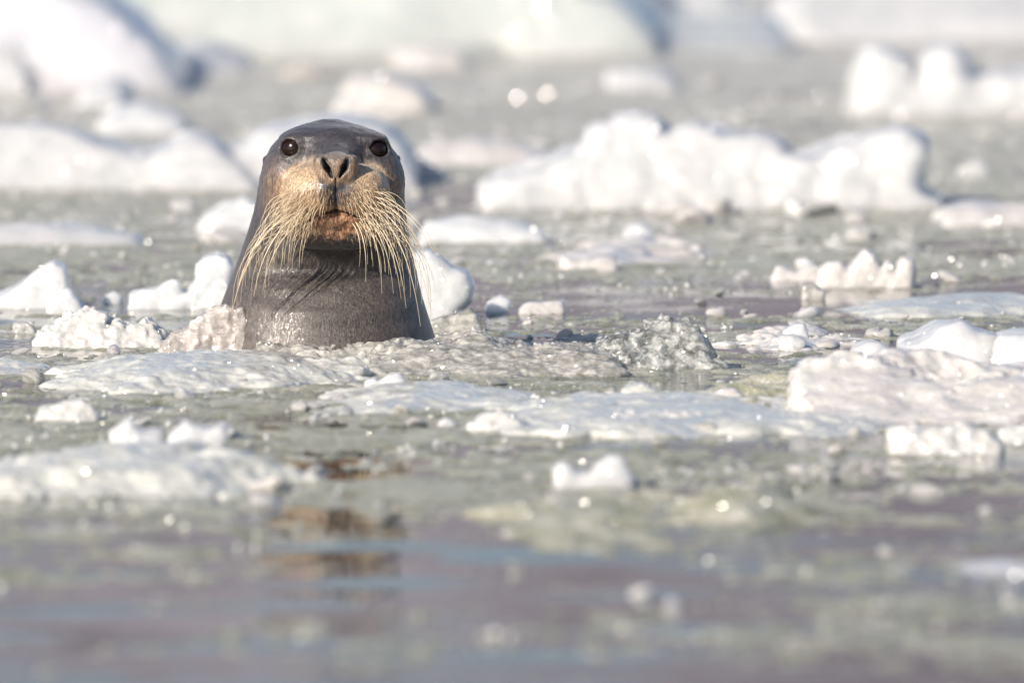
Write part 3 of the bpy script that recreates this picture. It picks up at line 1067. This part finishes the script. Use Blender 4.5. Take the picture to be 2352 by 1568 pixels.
ice('ice_chunk', 'smooth rounded white ice boulder just right of the seal', 'white',
    [('up', 738, 0.08, 0.4, 0.030, [(900, 738), (905, 600), (950, 580), (985, 574), (1015, 590), (1040, 612), (1075, 625), (1090, 655), (1085, 690), (1060, 715), (1030, 738)])],
    0.0042, (0.003, 10, 3), None, (0.0008, 60), 'ice boulder', seed=8)
ice('ice_chunk', 'cloudy ice lump at the foot of the rounded white boulder', 'cloudy',
    [('up', 768, 0.06, 0.6, 0.010, [(960, 768), (985, 735), (1040, 722), (1080, 712), (1102, 730), (1105, 768)])],
    0.0042, (0.004, 26, 4), (0.004, 50), (0.001, 110), 'ice lump', seed=9)
ice('ice_chunk', 'small white ice wedge right of the rounded boulder', 'white',
    [('up', 722, 0.05, 0.6, 0.012, [(1095, 722), (1120, 690), (1150, 676), (1178, 690), (1170, 705), (1150, 722)])],
    0.0045, (0.003, 22, 3), None, (0.001, 90), 'ice lump', seed=10)
ice('ice_chunk', 'long thin pinkish ice strip right of the small white wedge', 'pink',
    [('up', 726, 0.05, 0.6, 0.012, [(1180, 726), (1195, 705), (1215, 690), (1260, 690), (1298, 690), (1300, 710), (1285, 726)])],
    0.0045, (0.003, 22, 3), None, (0.001, 90), 'ice lump', seed=11)
ice('ice_chunk', 'glass clear ice chunk standing at the end of the slushy ridge', 'clear',
    [('up', 850, 0.09, 0.8, 0.006, [(1330, 850), (1365, 812), (1385, 782), (1430, 768), (1470, 765), (1500, 745), (1535, 732), (1555, 742), (1580, 746), (1600, 768), (1624, 790), (1630, 815), (1655, 838), (1660, 850)])],
    0.0028, (0.010, 20, 5), (0.010, 42, 1), (0.0015, 110), 'ice chunk', seed=12)
ice('ice_chunk', 'low ridge of clear and cloudy brash ice right of the seal', 'cloudy',
    [('up', 830, 0.05, 0.7, 0.006, [(566, 830), (590, 780), (640, 790), (700, 794), (780, 797), (850, 790), (900, 784), (930, 830)]),
     ('up', 866, 0.20, 0.92, 0.006, [(830, 866), (860, 806), (900, 790), (960, 782), (1010, 780), (1060, 772), (1085, 757), (1108, 755), (1130, 775), (1170, 790), (1230, 798), (1290, 786), (1340, 796), (1400, 806), (1470, 866)])],
    0.0036, (0.011, 19, 5), (0.007, 58, 1), (0.002, 120), 'ice ridge', seed=13)
ice('ice_floe', 'small flat ice floe cut by the left edge below the crumbly heap', 'green',
    [('flat', 0.018, 0.008, [(-60, 835), (0, 816), (60, 818), (98, 830), (90, 850), (40, 864), (-60, 868)])],
    0.0045, (0.005, 18, 4), (0.003, 60), (0.001, 110), 'ice floe', seed=14)

# --- middle distance, right
ice('ice_floe', 'big low pinkish ice floe carrying white blocks at the right edge', 'pink',
    [('up', 976, 0.40, 0.7, 0.02, [(1822, 972), (1826, 925), (1834, 870), (1850, 852), (1900, 838), (1960, 832), (2100, 842), (2250, 850), (2420, 850), (2560, 880), (2640, 940), (2660, 990), (2080, 990)])],
    0.0058, (0.030, 5.5, 5), (0.009, 26, 1), (0.002, 90), 'ice floe', seed=15)
ice('ice_chunk', 'smooth white ice hump standing leftmost on the big pinkish floe', 'snow',
    [('up', 900, 0.10, 0.3, 0.03, [(1944, 900), (1950, 830), (1962, 795), (1990, 783), (2020, 788), (2050, 810), (2090, 835), (2150, 860), (2180, 900)])],
    0.0055, (0.004, 12, 3), None, (0.001, 70), 'ice block', seed=16)
ice('ice_chunk', 'large angular white ice block standing on the big pinkish floe', 'snow',
    [('up', 900, 0.16, 0.3, 0.025, [(2056, 900), (2064, 820), (2068, 785), (2110, 775), (2150, 750), (2204, 737), (2245, 762), (2290, 768), (2310, 800), (2300, 900)])],
    0.006, (0.007, 11, 4), None, (0.001, 70), 'ice block', seed=17)
ice('ice_chunk', 'rightmost white ice block on the floe cut by the right edge', 'snow',
    [('up', 906, 0.14, 0.3, 0.025, [(2260, 906), (2268, 830), (2290, 762), (2360, 760), (2430, 775), (2480, 830), (2500, 906)])],
    0.006, (0.006, 11, 4), None, (0.001, 70), 'ice block', seed=18)
ice('ice_chunk', 'dark wet dome of sparkling slush ice left of the pinkish floe', 'slush',
    [('flat', 0.030, 0.02, [(1615, 905), (1640, 870), (1720, 850), (1800, 838), (1880, 845), (1900, 880), (1840, 912), (1720, 925)])],
    0.0055, (0.004, 14, 4), (0.002, 80), (0.0015, 110), 'slush mound', seed=19)
ice('ice_floe', 'low brownish ice floe with a white block on it behind the clear chunk', 'pink',
    [('flat', 0.022, 0.010, [(1695, 780), (1720, 752), (1800, 745), (1880, 750), (1940, 775), (1850, 796), (1750, 796)])],
    0.0055, (0.006, 18, 4), (0.006, 45), (0.001, 90), 'ice floe', seed=20)
ice('ice_chunk', 'small angular white ice block sitting on the low brownish floe', 'white',
    [('up', 782, 0.04, 0.5, 0.008, [(1795, 782), (1800, 758), (1822, 744), (1848, 742), (1858, 775), (1860, 782)])],
    0.0042, (0.003, 24, 3), (0.003, 50), (0.001, 110), 'ice block', seed=21)
ice('ice_chunk', 'cluster of rounded white ice knobs in the right middle distance', 'pink',
    [('up', 664, 0.06, 0.4, 0.018, [(1860, 664), (1880, 620), (1905, 600), (1930, 600), (1945, 618), (1960, 600), (1985, 572), (2010, 582), (2022, 618), (2032, 600), (2045, 600), (2054, 620), (2070, 592), (2095, 595), (2104, 620), (2098, 664)])],
    0.0052, (0.003, 18, 3), (0.002, 35), (0.001, 90), 'ice cluster', seed=22)
ice('ice_chunk', 'low row of small ice lumps left of the rounded knob cluster', 'pink',
    [('up', 650, 0.05, 0.5, 0.012, [(1760, 650), (1780, 612), (1815, 615), (1830, 628), (1855, 606), (1885, 612), (1890, 650)])],
    0.0055, (0.004, 22, 3), (0.005, 40), (0.001, 90), 'ice lump', seed=23)
ice('ice_chunk', 'small tilted translucent ice slab below the rounded knob cluster', 'cloudy',
    [('up', 694, 0.03, 0.4, 0.006, [(1836, 694), (1842, 658), (1860, 648), (1880, 662), (1896, 672), (1885, 694)])],
    0.0045, (0.003, 22, 3), None, (0.001, 90), 'ice slab', seed=24)
ice('ice_floe', 'thin flat grey floe reaching in from the right edge', 'green',
    [('flat', 0.022, 0.010, [(1900, 700), (2000, 684), (2150, 676), (2280, 672), (2420, 668), (2420, 720), (2200, 722), (2020, 722)])],
    0.0085, (0.006, 8, 4), None, (0.0015, 60), 'ice floe', seed=25)

# --- foreground
ice('ice_chunk', 'knobbly white ice nub on the left end of the broad wet slab', 'white',
    [('up', 896, 0.04, 0.5, 0.010, [(826, 896), (838, 872), (860, 868), (868, 876), (890, 854), (915, 854), (930, 868), (945, 896)])],
    0.0036, (0.003, 28, 3), (0.003, 50), (0.001, 110), 'ice nub', seed=26)
ice('ice_floe', 'broad wet greenish slab of ice in the middle foreground', 'green',
    [('flat', 0.020, 0.010, [(715, 915), (800, 890), (930, 872), (1060, 876), (1165, 892), (1300, 896), (1290, 925), (1100, 935), (900, 940), (740, 940)])],
    0.0052, (0.005, 10, 4), (0.002, 70), (0.001, 100), 'ice floe', seed=27)
ice('ice_floe', 'long sparkling ice slab stretching right towards the pinkish floe', 'green',
    [('flat', 0.024, 0.012, [(1090, 950), (1200, 915), (1360, 905), (1560, 905), (1760, 915), (1900, 940), (2050, 962), (2000, 985), (1700, 985), (1400, 990), (1150, 985)])],
    0.0062, (0.007, 9, 5), (0.003, 60), (0.001, 100), 'ice floe', seed=28)
ice('ice_chunk', 'small pale ice lump at the right end of the sparkling slab', 'pink',
    [('up', 924, 0.04, 0.5, 0.010, [(1600, 924), (1630, 902), (1660, 888), (1690, 890), (1708, 910), (1706, 924)])],
    0.004, (0.003, 28, 3), (0.002, 50), (0.001, 110), 'ice lump', seed=29)
ice('ice_chunk', 'low grey ice hump on the middle of the sparkling slab', 'green',
    [('up', 920, 0.05, 0.5, 0.012, [(1405, 920), (1430, 890), (1470, 880), (1510, 892), (1535, 920)])],
    0.004, (0.003, 28, 3), (0.002, 50), (0.001, 110), 'ice hump', seed=30)
ice('ice_chunk', 'bright crystalline ice heap on the front edge of the sparkling slab', 'brash',
    [('up', 985, 0.06, 0.6, 0.008, [(1345, 985), (1370, 955), (1430, 945), (1500, 950), (1580, 948), (1635, 960), (1650, 985)])],
    0.0040, (0.004, 28, 3), (0.007, 60, 1), (0.001, 110), 'ice heap', seed=31)
ice('ice_chunk', 'low lumpy white ice patch in front of the broad wet slab', 'brash',
    [('up', 995, 0.05, 0.6, 0.008, [(1050, 995), (1075, 965), (1110, 950), (1150, 945), (1190, 960), (1225, 985), (1228, 995)])],
    0.0042, (0.004, 28, 3), (0.005, 55, 1), (0.001, 110), 'ice heap', seed=32)
ice('ice_floe', 'low blurred floe with white peaks in the left foreground', 'green',
    [('flat', 0.042, 0.012, [(-90, 1085), (-60, 1050), (120, 1035), (300, 1028), (480, 1030), (560, 1050), (625, 1080), (640, 1098), (560, 1112), (300, 1112), (60, 1115), (-90, 1112)])],
    0.0058, (0.010, 9, 5), (0.004, 45), (0.0015, 90), 'ice floe', seed=33)
ice('ice_chunk', 'left white ice peak on the blurred foreground floe', 'snow',
    [('up', 1050, 0.06, 0.5, 0.008, [(250, 1050), (256, 990), (280, 975), (296, 963), (312, 985), (345, 988), (372, 985), (380, 1050)])],
    0.0042, (0.004, 22, 3), (0.003, 40), (0.001, 110), 'ice peak', seed=34)
ice('ice_chunk', 'right double pointed white ice peak on the blurred foreground floe', 'snow',
    [('up', 1052, 0.06, 0.5, 0.008, [(376, 1052), (385, 1000), (410, 980), (425, 962), (445, 978), (480, 985), (512, 972), (520, 990), (516, 1052)])],
    0.0042, (0.004, 22, 3), (0.003, 40), (0.001, 110), 'ice peak', seed=35)
ice('ice_chunk', 'two peaked bright white ice lump alone in the foreground', 'snow',
    [('up', 1122, 0.05, 0.4, 0.012, [(1266, 1122), (1270, 1075), (1285, 1058), (1300, 1062), (1325, 1082), (1355, 1082), (1375, 1060), (1400, 1042), (1430, 1045), (1440, 1070), (1452, 1095), (1450, 1122)])],
    0.0042, (0.003, 20, 3), (0.002, 40), (0.001, 110), 'ice lump', seed=36)
ice('ice_chunk', 'submerged looking round slush dome right of the bright lump', 'slush',
    [('flat', 0.034, 0.02, [(1580, 1165), (1600, 1130), (1680, 1105), (1770, 1105), (1840, 1130), (1862, 1170), (1780, 1195), (1660, 1200)])],
    0.006, (0.004, 12, 3), None, (0.0015, 110), 'slush mound', seed=37)
ice('ice_chunk', 'wet slush mound under the bright two peaked lump', 'slush',
    [('flat', 0.024, 0.015, [(1110, 1190), (1180, 1140), (1300, 1115), (1450, 1112), (1520, 1150), (1525, 1215), (1400, 1250), (1200, 1245)])],
    0.006, (0.005, 14, 4), (0.002, 60), (0.0015, 110), 'slush mound', seed=38)
ice('ice_chunk', 'glittering crystalline heap in front of the big pinkish floe', 'brash',
    [('up', 1042, 0.07, 0.6, 0.008, [(2030, 1042), (2045, 990), (2100, 980), (2160, 985), (2220, 968), (2270, 990), (2300, 1020), (2316, 1042)])],
    0.0042, (0.005, 20, 4), (0.009, 40, 1), (0.001, 110), 'ice heap', seed=39)
ice('ice_chunk', 'small crystalline lump at the right edge below the pinkish floe', 'brash',
    [('up', 1018, 0.04, 0.6, 0.008, [(2285, 1018), (2296, 985), (2330, 975), (2400, 980), (2400, 1018)])],
    0.0045, (0.005, 20, 4), (0.006, 40, 1), (0.001, 110), 'ice heap', seed=40)
ice('ice_chunk', 'low grey brash lump in the left foreground above the blurred floe', 'brash',
    [('up', 970, 0.05, 0.6, 0.008, [(60, 970), (90, 940), (140, 925), (190, 918), (225, 945), (250, 970)])],
    0.0042, (0.004, 24, 4), (0.005, 50, 1), (0.001, 110), 'ice heap', seed=41)
ice('ice_floe', 'thin bright white floe at the lower right edge', 'snow',
    [('flat', 0.014, 0.006, [(2190, 1295), (2230, 1283), (2320, 1280), (2420, 1282), (2420, 1312), (2300, 1312), (2210, 1305)])],
    0.0048, (0.003, 14, 3), None, (0.0008, 90), 'ice floe', seed=42)
ice('ice_floe', 'tiny white floe left of the thin bright one at lower right', 'snow',
    [('flat', 0.012, 0.005, [(2040, 1288), (2070, 1275), (2110, 1276), (2128, 1290), (2100, 1300), (2055, 1300)])],
    0.0045, (0.003, 14, 3), None, (0.0008, 90), 'ice floe', seed=43)

# --- background
ice('iceberg', 'large blurred white berg with a pointed right arm behind the water', 'snow',
    [('up', 480, 0.30, 0.5, 0.03, [(1106, 480), (1110, 428), (1180, 395), (1240, 372), (1290, 352), (1345, 338), (1352, 300), (1372, 286), (1400, 292), (1425, 262), (1465, 258), (1510, 266), (1520, 300), (1560, 290), (1600, 276), (1660, 296), (1720, 316), (1775, 322), (1812, 350), (1812, 400), (1812, 480)]),
     ('up', 480, 0.22, 0.4, 0.03, [(1760, 480), (1790, 372), (1850, 350), (1920, 325), (1990, 310), (2070, 292), (2100, 300), (2132, 325), (2130, 352), (2100, 395), (2110, 430), (2165, 455), (2170, 480)])],
    0.0115, (0.018, 7, 5), (0.008, 22), (0.002, 70), 'iceberg', seed=50)
ice('iceberg', 'long blurred white berg at left behind the seal', 'snow',
    [('up', 440, 0.30, 0.5, 0.03, [(-120, 440), (-120, 300), (0, 296), (100, 290), (200, 318), (300, 335), (340, 350), (400, 318), (455, 300), (500, 325), (560, 380), (620, 440)])],
    0.0125, (0.014, 7, 4), (0.006, 20), (0.002, 60), 'iceberg', seed=51)
ice('iceberg', 'rounded white berg whose hump shows on both sides of the seal head', 'snow',
    [('up', 432, 0.30, 0.5, 0.04, [(470, 432), (520, 350), (560, 325), (610, 295), (700, 275), (800, 272), (880, 285), (925, 325), (950, 370), (965, 432)])],
    0.0130, (0.012, 7, 4), None, (0.002, 60), 'iceberg', seed=52)
ice('ice_floe', 'low pinkish white berg between the seal and the large berg', 'pink',
    [('up', 382, 0.20, 0.6, 0.03, [(950, 382), (975, 345), (1010, 330), (1070, 318), (1130, 322), (1190, 330), (1250, 345), (1275, 382)])],
    0.011, (0.016, 9, 4), (0.008, 24), (0.002, 60), 'iceberg', seed=53)
ice('ice_floe', 'low blurred white floe at left below the long berg', 'snow',
    [('up', 562, 0.16, 0.6, 0.02, [(-60, 562), (-60, 520), (60, 514), (150, 516), (240, 528), (320, 545), (350, 562)])],
    0.0085, (0.008, 10, 4), None, (0.002, 60), 'ice floe', seed=54)
ice('ice_floe', 'small blurred white floe left of the seal neck', 'white',
    [('up', 528, 0.10, 0.6, 0.02, [(436, 528), (470, 500), (520, 470), (560, 455), (600, 470), (640, 528)])],
    0.0085, (0.008, 14, 4), (0.004, 34), (0.002, 60), 'ice floe', seed=55)
ice('ice_floe', 'low blurred pale floe right of the seal whiskers', 'white',
    [('up', 558, 0.12, 0.6, 0.02, [(940, 558), (980, 508), (1040, 500), (1110, 502), (1180, 514), (1250, 528), (1268, 558)])],
    0.0085, (0.008, 12, 4), None, (0.002, 60), 'ice floe', seed=56)
ice('ice_chunk', 'small lumpy blurred ice row in the centre right distance', 'pink',
    [('up', 622, 0.05, 0.5, 0.012, [(1278, 622), (1290, 592), (1320, 598), (1350, 596), (1380, 586), (1415, 594), (1420, 622)])],
    0.0062, (0.004, 20, 3), (0.006, 36), (0.001, 90), 'ice lump', seed=57)
ice('ice_chunk', 'small teal ice chunk far right beyond the berg arm', 'teal',
    [('up', 412, 0.06, 0.5, 0.015, [(2195, 412), (2205, 385), (2240, 362), (2265, 370), (2275, 395), (2268, 412)])],
    0.008, (0.006, 18, 3), None, (0.001, 90), 'ice lump', seed=58)
ice('ice_floe', 'low pinkish floe at the right edge below the berg arm', 'pink',
    [('up', 520, 0.18, 0.6, 0.02, [(2130, 520), (2170, 480), (2230, 462), (2300, 470), (2420, 465), (2420, 520)])],
    0.010, (0.012, 10, 4), None, (0.002, 60), 'ice floe', seed=59)
ice('ice_floe', 'broad flat blurred floe behind the knob cluster', 'pink',
    [('flat', 0.03, 0.02, [(1240, 590), (1400, 545), (1560, 535), (1640, 560), (1560, 592), (1380, 600)])],
    0.011, (0.010, 8, 4), None, (0.002, 60), 'ice floe', seed=60)
ice('iceberg', 'cluster of blurred white humps in the upper right', 'snow',
    [('up', 268, 0.25, 0.5, 0.04, [(1930, 268), (1960, 180), (1985, 120), (2030, 108), (2080, 130), (2100, 170), (2120, 120), (2170, 100), (2210, 130), (2230, 180), (2300, 165), (2450, 150), (2450, 268)])],
    0.016, (0.02, 6, 4), (0.012, 14), (0.002, 60), 'iceberg', seed=61)
ice('ice_floe', 'small bright blurred floe in the upper middle right', 'snow',
    [('up', 212, 0.16, 0.5, 0.03, [(1385, 212), (1400, 172), (1450, 158), (1520, 158), (1555, 180), (1560, 212)])],
    0.014, (0.014, 8, 3), None, (0.002, 60), 'ice floe', seed=62)
ice('ice_floe', 'blurred grey white floe heap above and right of the seal head', 'pink',
    [('up', 262, 0.22, 0.6, 0.03, [(770, 262), (785, 190), (830, 165), (900, 172), (960, 195), (985, 230), (990, 262)])],
    0.014, (0.016, 8, 4), (0.012, 16), (0.002, 60), 'ice floe', seed=63)
ice('ice_floe', 'small blurred pinkish floe high in the upper middle', 'pink',
    [('up', 155, 0.18, 0.5, 0.03, [(890, 155), (910, 115), (980, 102), (1060, 108), (1100, 155)])],
    0.015, (0.014, 8, 3), None, (0.002, 60), 'ice floe', seed=64)
ice('ice_floe', 'blurred low white floe above the long left berg', 'white',
    [('up', 306, 0.22, 0.6, 0.03, [(210, 306), (240, 255), (300, 235), (370, 250), (420, 275), (430, 306)])],
    0.014, (0.016, 8, 4), (0.008, 20), (0.002, 60), 'ice floe', seed=65)
ice('ice_floe', 'blurred pale floe left of centre under the bluish berg', 'white',
    [('up', 245, 0.22, 0.6, 0.03, [(150, 245), (190, 200), (250, 176), (300, 190), (310, 245)])],
    0.014, (0.016, 8, 4), (0.008, 20), (0.002, 60), 'ice floe', seed=66)
ice('iceberg', 'big pale bluish berg filling the upper left corner', 'blue',
    [('up', 215, 0.7, 0.3, 0.03, [(-700, 215), (-700, -120), (-200, -90), (0, -70), (150, -50), (250, 0), (330, 70), (400, 135), (450, 215)])],
    0.030, (0.03, 2.2, 4), None, (0.006, 20), 'iceberg', seed=67)
ice('iceberg', 'white snowy berg lump low at the far upper left edge', 'snow',
    [('up', 220, 0.3, 0.4, 0.05, [(-120, 220), (-100, 130), (-20, 105), (50, 115), (80, 170), (90, 220)])],
    0.016, (0.02, 6, 4), None, (0.004, 30), 'iceberg', seed=68)
ice('iceberg', 'wide pale green glacier ice wall across the top centre', 'teal',
    [('up', 132, 0.7, 0.35, 0.04, [(60, 132), (90, -60), (400, -90), (900, -80), (1300, -60), (1420, -20), (1500, 60), (1530, 132)])],
    0.038, (0.04, 2.0, 4), None, (0.006, 20), 'iceberg', seed=69)
ice('iceberg', 'snowy berg filling the gap right of the green glacier wall', 'snow',
    [('up', 96, 0.5, 0.6, 0.06, [(1180, 96), (1230, 40), (1300, -60), (1400, -120), (1500, -60), (1560, 40), (1600, 96)])],
    0.030, (0.05, 3, 4), None, (0.004, 30), 'iceberg', seed=73)
ice('iceberg', 'low snowy berg between the bluish berg and the green wall', 'snow',
    [('up', 170, 0.5, 0.9, 0.05, [(330, 170), (380, 125), (440, 90), (500, 95), (560, 135), (620, 170)])],
    0.024, (0.04, 4, 4), None, (0.004, 30), 'iceberg', seed=74)
ice('iceberg', 'teal tinted ice mass in the top right with snow above it', 'teal',
    [('up', 128, 0.7, 0.8, 0.06, [(1400, 128), (1420, 70), (1480, 40), (1620, 30), (1750, 30), (1800, 70), (1830, 128)])],
    0.028, (0.03, 3, 4), None, (0.004, 30), 'iceberg', seed=70)
ice('iceberg', 'white berg at the top edge right of centre', 'snow',
    [('up', 60, 0.7, 0.8, 0.06, [(1430, 50), (1450, -60), (1520, -120), (1620, -110), (1680, -20), (1700, 50)])],
    0.028, (0.03, 3, 4), None, (0.004, 30), 'iceberg', seed=71)
ice('iceberg', 'white berg range filling the top right corner', 'snow',
    [('up', 100, 0.9, 0.85, 0.06, [(1780, 100), (1800, 30), (1850, -60), (1980, -140), (2200, -180), (2600, -200), (3000, -150), (3000, 100)])],
    0.034, (0.05, 3, 4), None, (0.004, 30), 'iceberg', seed=72)

bpy.context.view_layer.update()
# ------------------------------------------------------------------ loose fragments
protos = []
for i in range(8):
    n_ = 22
    vox_ = 0.11
    g1 = np.arange(-1.5, 1.5, vox_)
    X, Y, Z = np.meshgrid(g1, g1, g1, indexing='ij')
    sc_ = rng.uniform(0.6, 1.0, 3)
    f_ = (np.sqrt((X / sc_[0]) ** 2 + (Y / sc_[1]) ** 2 + (Z / (sc_[2] * 0.7)) ** 2) - 1) * 0.6
    for k_ in range(5):
        nn = rng.normal(size=3)
        nn /= np.linalg.norm(nn)
        f_ = smax(f_, X * nn[0] + Y * nn[1] + Z * nn[2] - rng.uniform(0.35, 0.6), 0.08)
    f_ = f_ + 0.16 * fbm(X, Y, Z, 1.7, 4, 800 + i) + 0.10 * (worley(X, Y, Z, 2.2, 900 + i) - 0.5)
    m_ = sdf_mesh('ice_fragment', f_, (-1.5,) * 3, vox_)
    protos.append(m_)
kinds = ['white', 'brash', 'pink', 'brash', 'snow', 'cloudy', 'brash', 'pink']
for m_, k_ in zip(protos, kinds):
    m_.materials.append(M[k_])

taken = [(o.location.x, o.location.y) for o in COL.objects if o.name.startswith(('ice_', 'iceberg'))]
labels = {
    'far': 'small blurred ice fragment drifting in the far pack beyond the seal',
    'mid': 'small pale ice fragment drifting in the slush level with the seal',
    'near': 'small wet ice fragment floating in the near slush before the seal'}
groups = {'far': 'fragments in the far pack', 'mid': 'fragments level with the seal', 'near': 'fragments in the near slush'}
made = 0
tries = 0
frs = []
while made < 300 and tries < 20000:
    tries += 1
    sy = random.choice([random.uniform(130, 620), random.uniform(480, 800), random.uniform(560, 900), random.uniform(860, 1180)])
    if random.random() < 0.03:
        sy = random.uniform(1200, 1500)
    sx = random.uniform(-60, 2412) if random.random() < 0.93 else random.choice((random.uniform(-700, -60), random.uniform(2412, 3000)))
    p_ = on_z(sx, sy)
    if abs(p_[0] + 0.33) < 0.30 and abs(p_[1]) < 0.32:
        continue
    dens = 0.5 + 0.9 * float(fbm2(np.array([p_[0]]), np.array([p_[1] * 0.35]), 1.6, 3, 555)[0])
    if random.random() > dens:
        continue
    D = p_[1] + 26
    size = (0.006 + 0.020 * random.random() ** 2.2) * (1.0 + 0.9 * max(0, D - 27) / 10)
    # keep the view of the seal's neck and face free
    if sy > 800 and sy < 830 and 500 < sx < 1000:
        continue
    zone = 'far' if sy < 600 else ('mid' if sy < 860 else 'near')
    o = bpy.data.objects.new('ice_fragment', random.choice(protos))
    COL.objects.link(o)
    sw = float(swell(np.array([p_[0]]), np.array([p_[1]]))[0])
    o.location = (p_[0], p_[1], sw + size * 0.15)
    o.rotation_euler = (random.uniform(-0.5, 0.5), random.uniform(-0.5, 0.5), random.uniform(0, 6.28))
    if sy < 620:
        size *= 1.5
    o.scale = (size * random.uniform(1.0, 2.0), size * random.uniform(0.9, 1.6), size * random.uniform(0.6, 1.2))
    tag(o, None, 'ice fragment', groups[zone])
    frs.append((o, sx, sy, o.data.materials[0].name))
    made += 1

anchors = [('the tall white fin', 90, 660), ('the round white boulder', 1020, 660), ('the crumbly ice heap', 200, 750), ('the two winged block', 430, 650),
           ('the glass clear chunk', 1520, 800), ('the clear brash ridge', 1150, 810), ('the big pinkish floe', 2080, 900), ('the rounded knob cluster', 1985, 620),
           ('the low brownish floe', 1810, 770), ('the long flat floe', 480, 840), ('the broad wet slab', 940, 905), ('the sparkling slab', 1560, 950),
           ('the blurred left foreground floe', 300, 1050), ('the two peaked bright lump', 1360, 1085), ('the round slush dome', 1720, 1150), ('the glittering heap', 2180, 1010),
           ('the large pointed berg', 1600, 400), ('the long left berg', 250, 370), ('the small teal chunk', 2240, 390), ('the upper right humps', 2180, 190),
           ('the bluish corner berg', 200, 120), ('the small bright upper floe', 1470, 185), ('the grey white floe heap', 880, 220), ('the pinkish white berg', 1110, 350),
           ('the pinkish right edge floe', 2260, 495), ('the low pale floe', 1100, 530), ('the low left floe', 150, 540), ('the thin bright floe', 2290, 1295), ('the seal', 760, 600)]
ORD = ['nearest', 'second nearest', 'third nearest', 'fourth nearest', 'fifth nearest', 'sixth nearest', 'seventh nearest', 'eighth nearest', 'ninth nearest', 'tenth nearest']
TONE = {'white_ice': 'white', 'snowy_ice': 'white', 'crystalline_brash_ice': 'pale grey', 'pinkish_old_ice': 'brownish', 'cloudy_clear_ice': 'glassy'}
sides = {}
for o, sx, sy, mn in frs:
    best = min(anchors, key=lambda a: math.hypot(a[1] - sx, (a[2] - sy) * 1.6))
    dx, dy = sx - best[1], (sy - best[2]) * 1.6
    side = ('right of' if dx > 0 else 'left of') if abs(dx) > abs(dy) else ('in front of' if dy > 0 else 'beyond')
    sides.setdefault((best[0], side, TONE[mn]), []).append((math.hypot(dx, dy), o))
for (an, side, tone), lst in sides.items():
    lst.sort(key=lambda a: a[0])
    for i, (_, o) in enumerate(lst):
        o['label'] = (ORD[min(i, 9)] + ' ' if len(lst) > 1 else '') + tone + ' ice fragment floating ' + side + ' ' + an

# crumbs: thousands of tiny crystals
ico = np.array([(0, 0, 1), (0.9, 0, 0.1), (0.2, 0.9, -0.1), (-0.8, 0.5, 0.1), (-0.7, -0.6, -0.1), (0.3, -0.9, 0.1), (0, 0, -0.8)])
icf = np.array([(0, 1, 2), (0, 2, 3), (0, 3, 4), (0, 4, 5), (0, 5, 1), (6, 2, 1), (6, 3, 2), (6, 4, 3), (6, 5, 4), (6, 1, 5)])
N = 42000
PX = rng.uniform(-1.7, 1.7, N)
DD = 1.0 / rng.uniform(1 / 44.0, 1 / 18.6, N)
PY = DD - 26
h_, f_ = slush_h(PX, PY)
ok = (f_ > 0.05) & (rng.random(N) < np.clip(0.15 + 1.2 * fbm2(PX, PY * 0.5, 3.0, 3, 777), 0.03, 1)) & (np.abs(PX) < DD * 0.042)
ok &= ~((np.abs(PX + 0.33) < 0.24) & (np.abs(PY) < 0.28))
PX, PY, h_, DD = PX[ok], PY[ok], h_[ok], DD[ok]
n = len(PX)
sz = (0.0011 + 0.0062 * rng.random(n) ** 4.0) * (1 + np.clip(DD - 27, 0, 20) / 22)
R3 = rng.normal(size=(n, 3, 3))
Q_, _r = np.linalg.qr(R3)
V_ = np.einsum('nij,vj->nvi', Q_, ico) * (sz[:, None] * rng.uniform(0.6, 1.4, (n, 1)))[:, :, None]
V_ = V_ + np.stack([PX, PY, swell(PX, PY) + h_ + sz * 0.2], -1)[:, None, :]
FQ = icf[None] + (np.arange(n) * 7)[:, None, None]
cr = link('ice_crumbs', raw_mesh('ice_crumbs', V_.reshape(-1, 3), FQ.reshape(-1, 3), False), M['crumb'])
tag(cr, 'countless tiny glinting ice crystals scattered over the grey green slush', 'ice crumbs', kind='stuff')
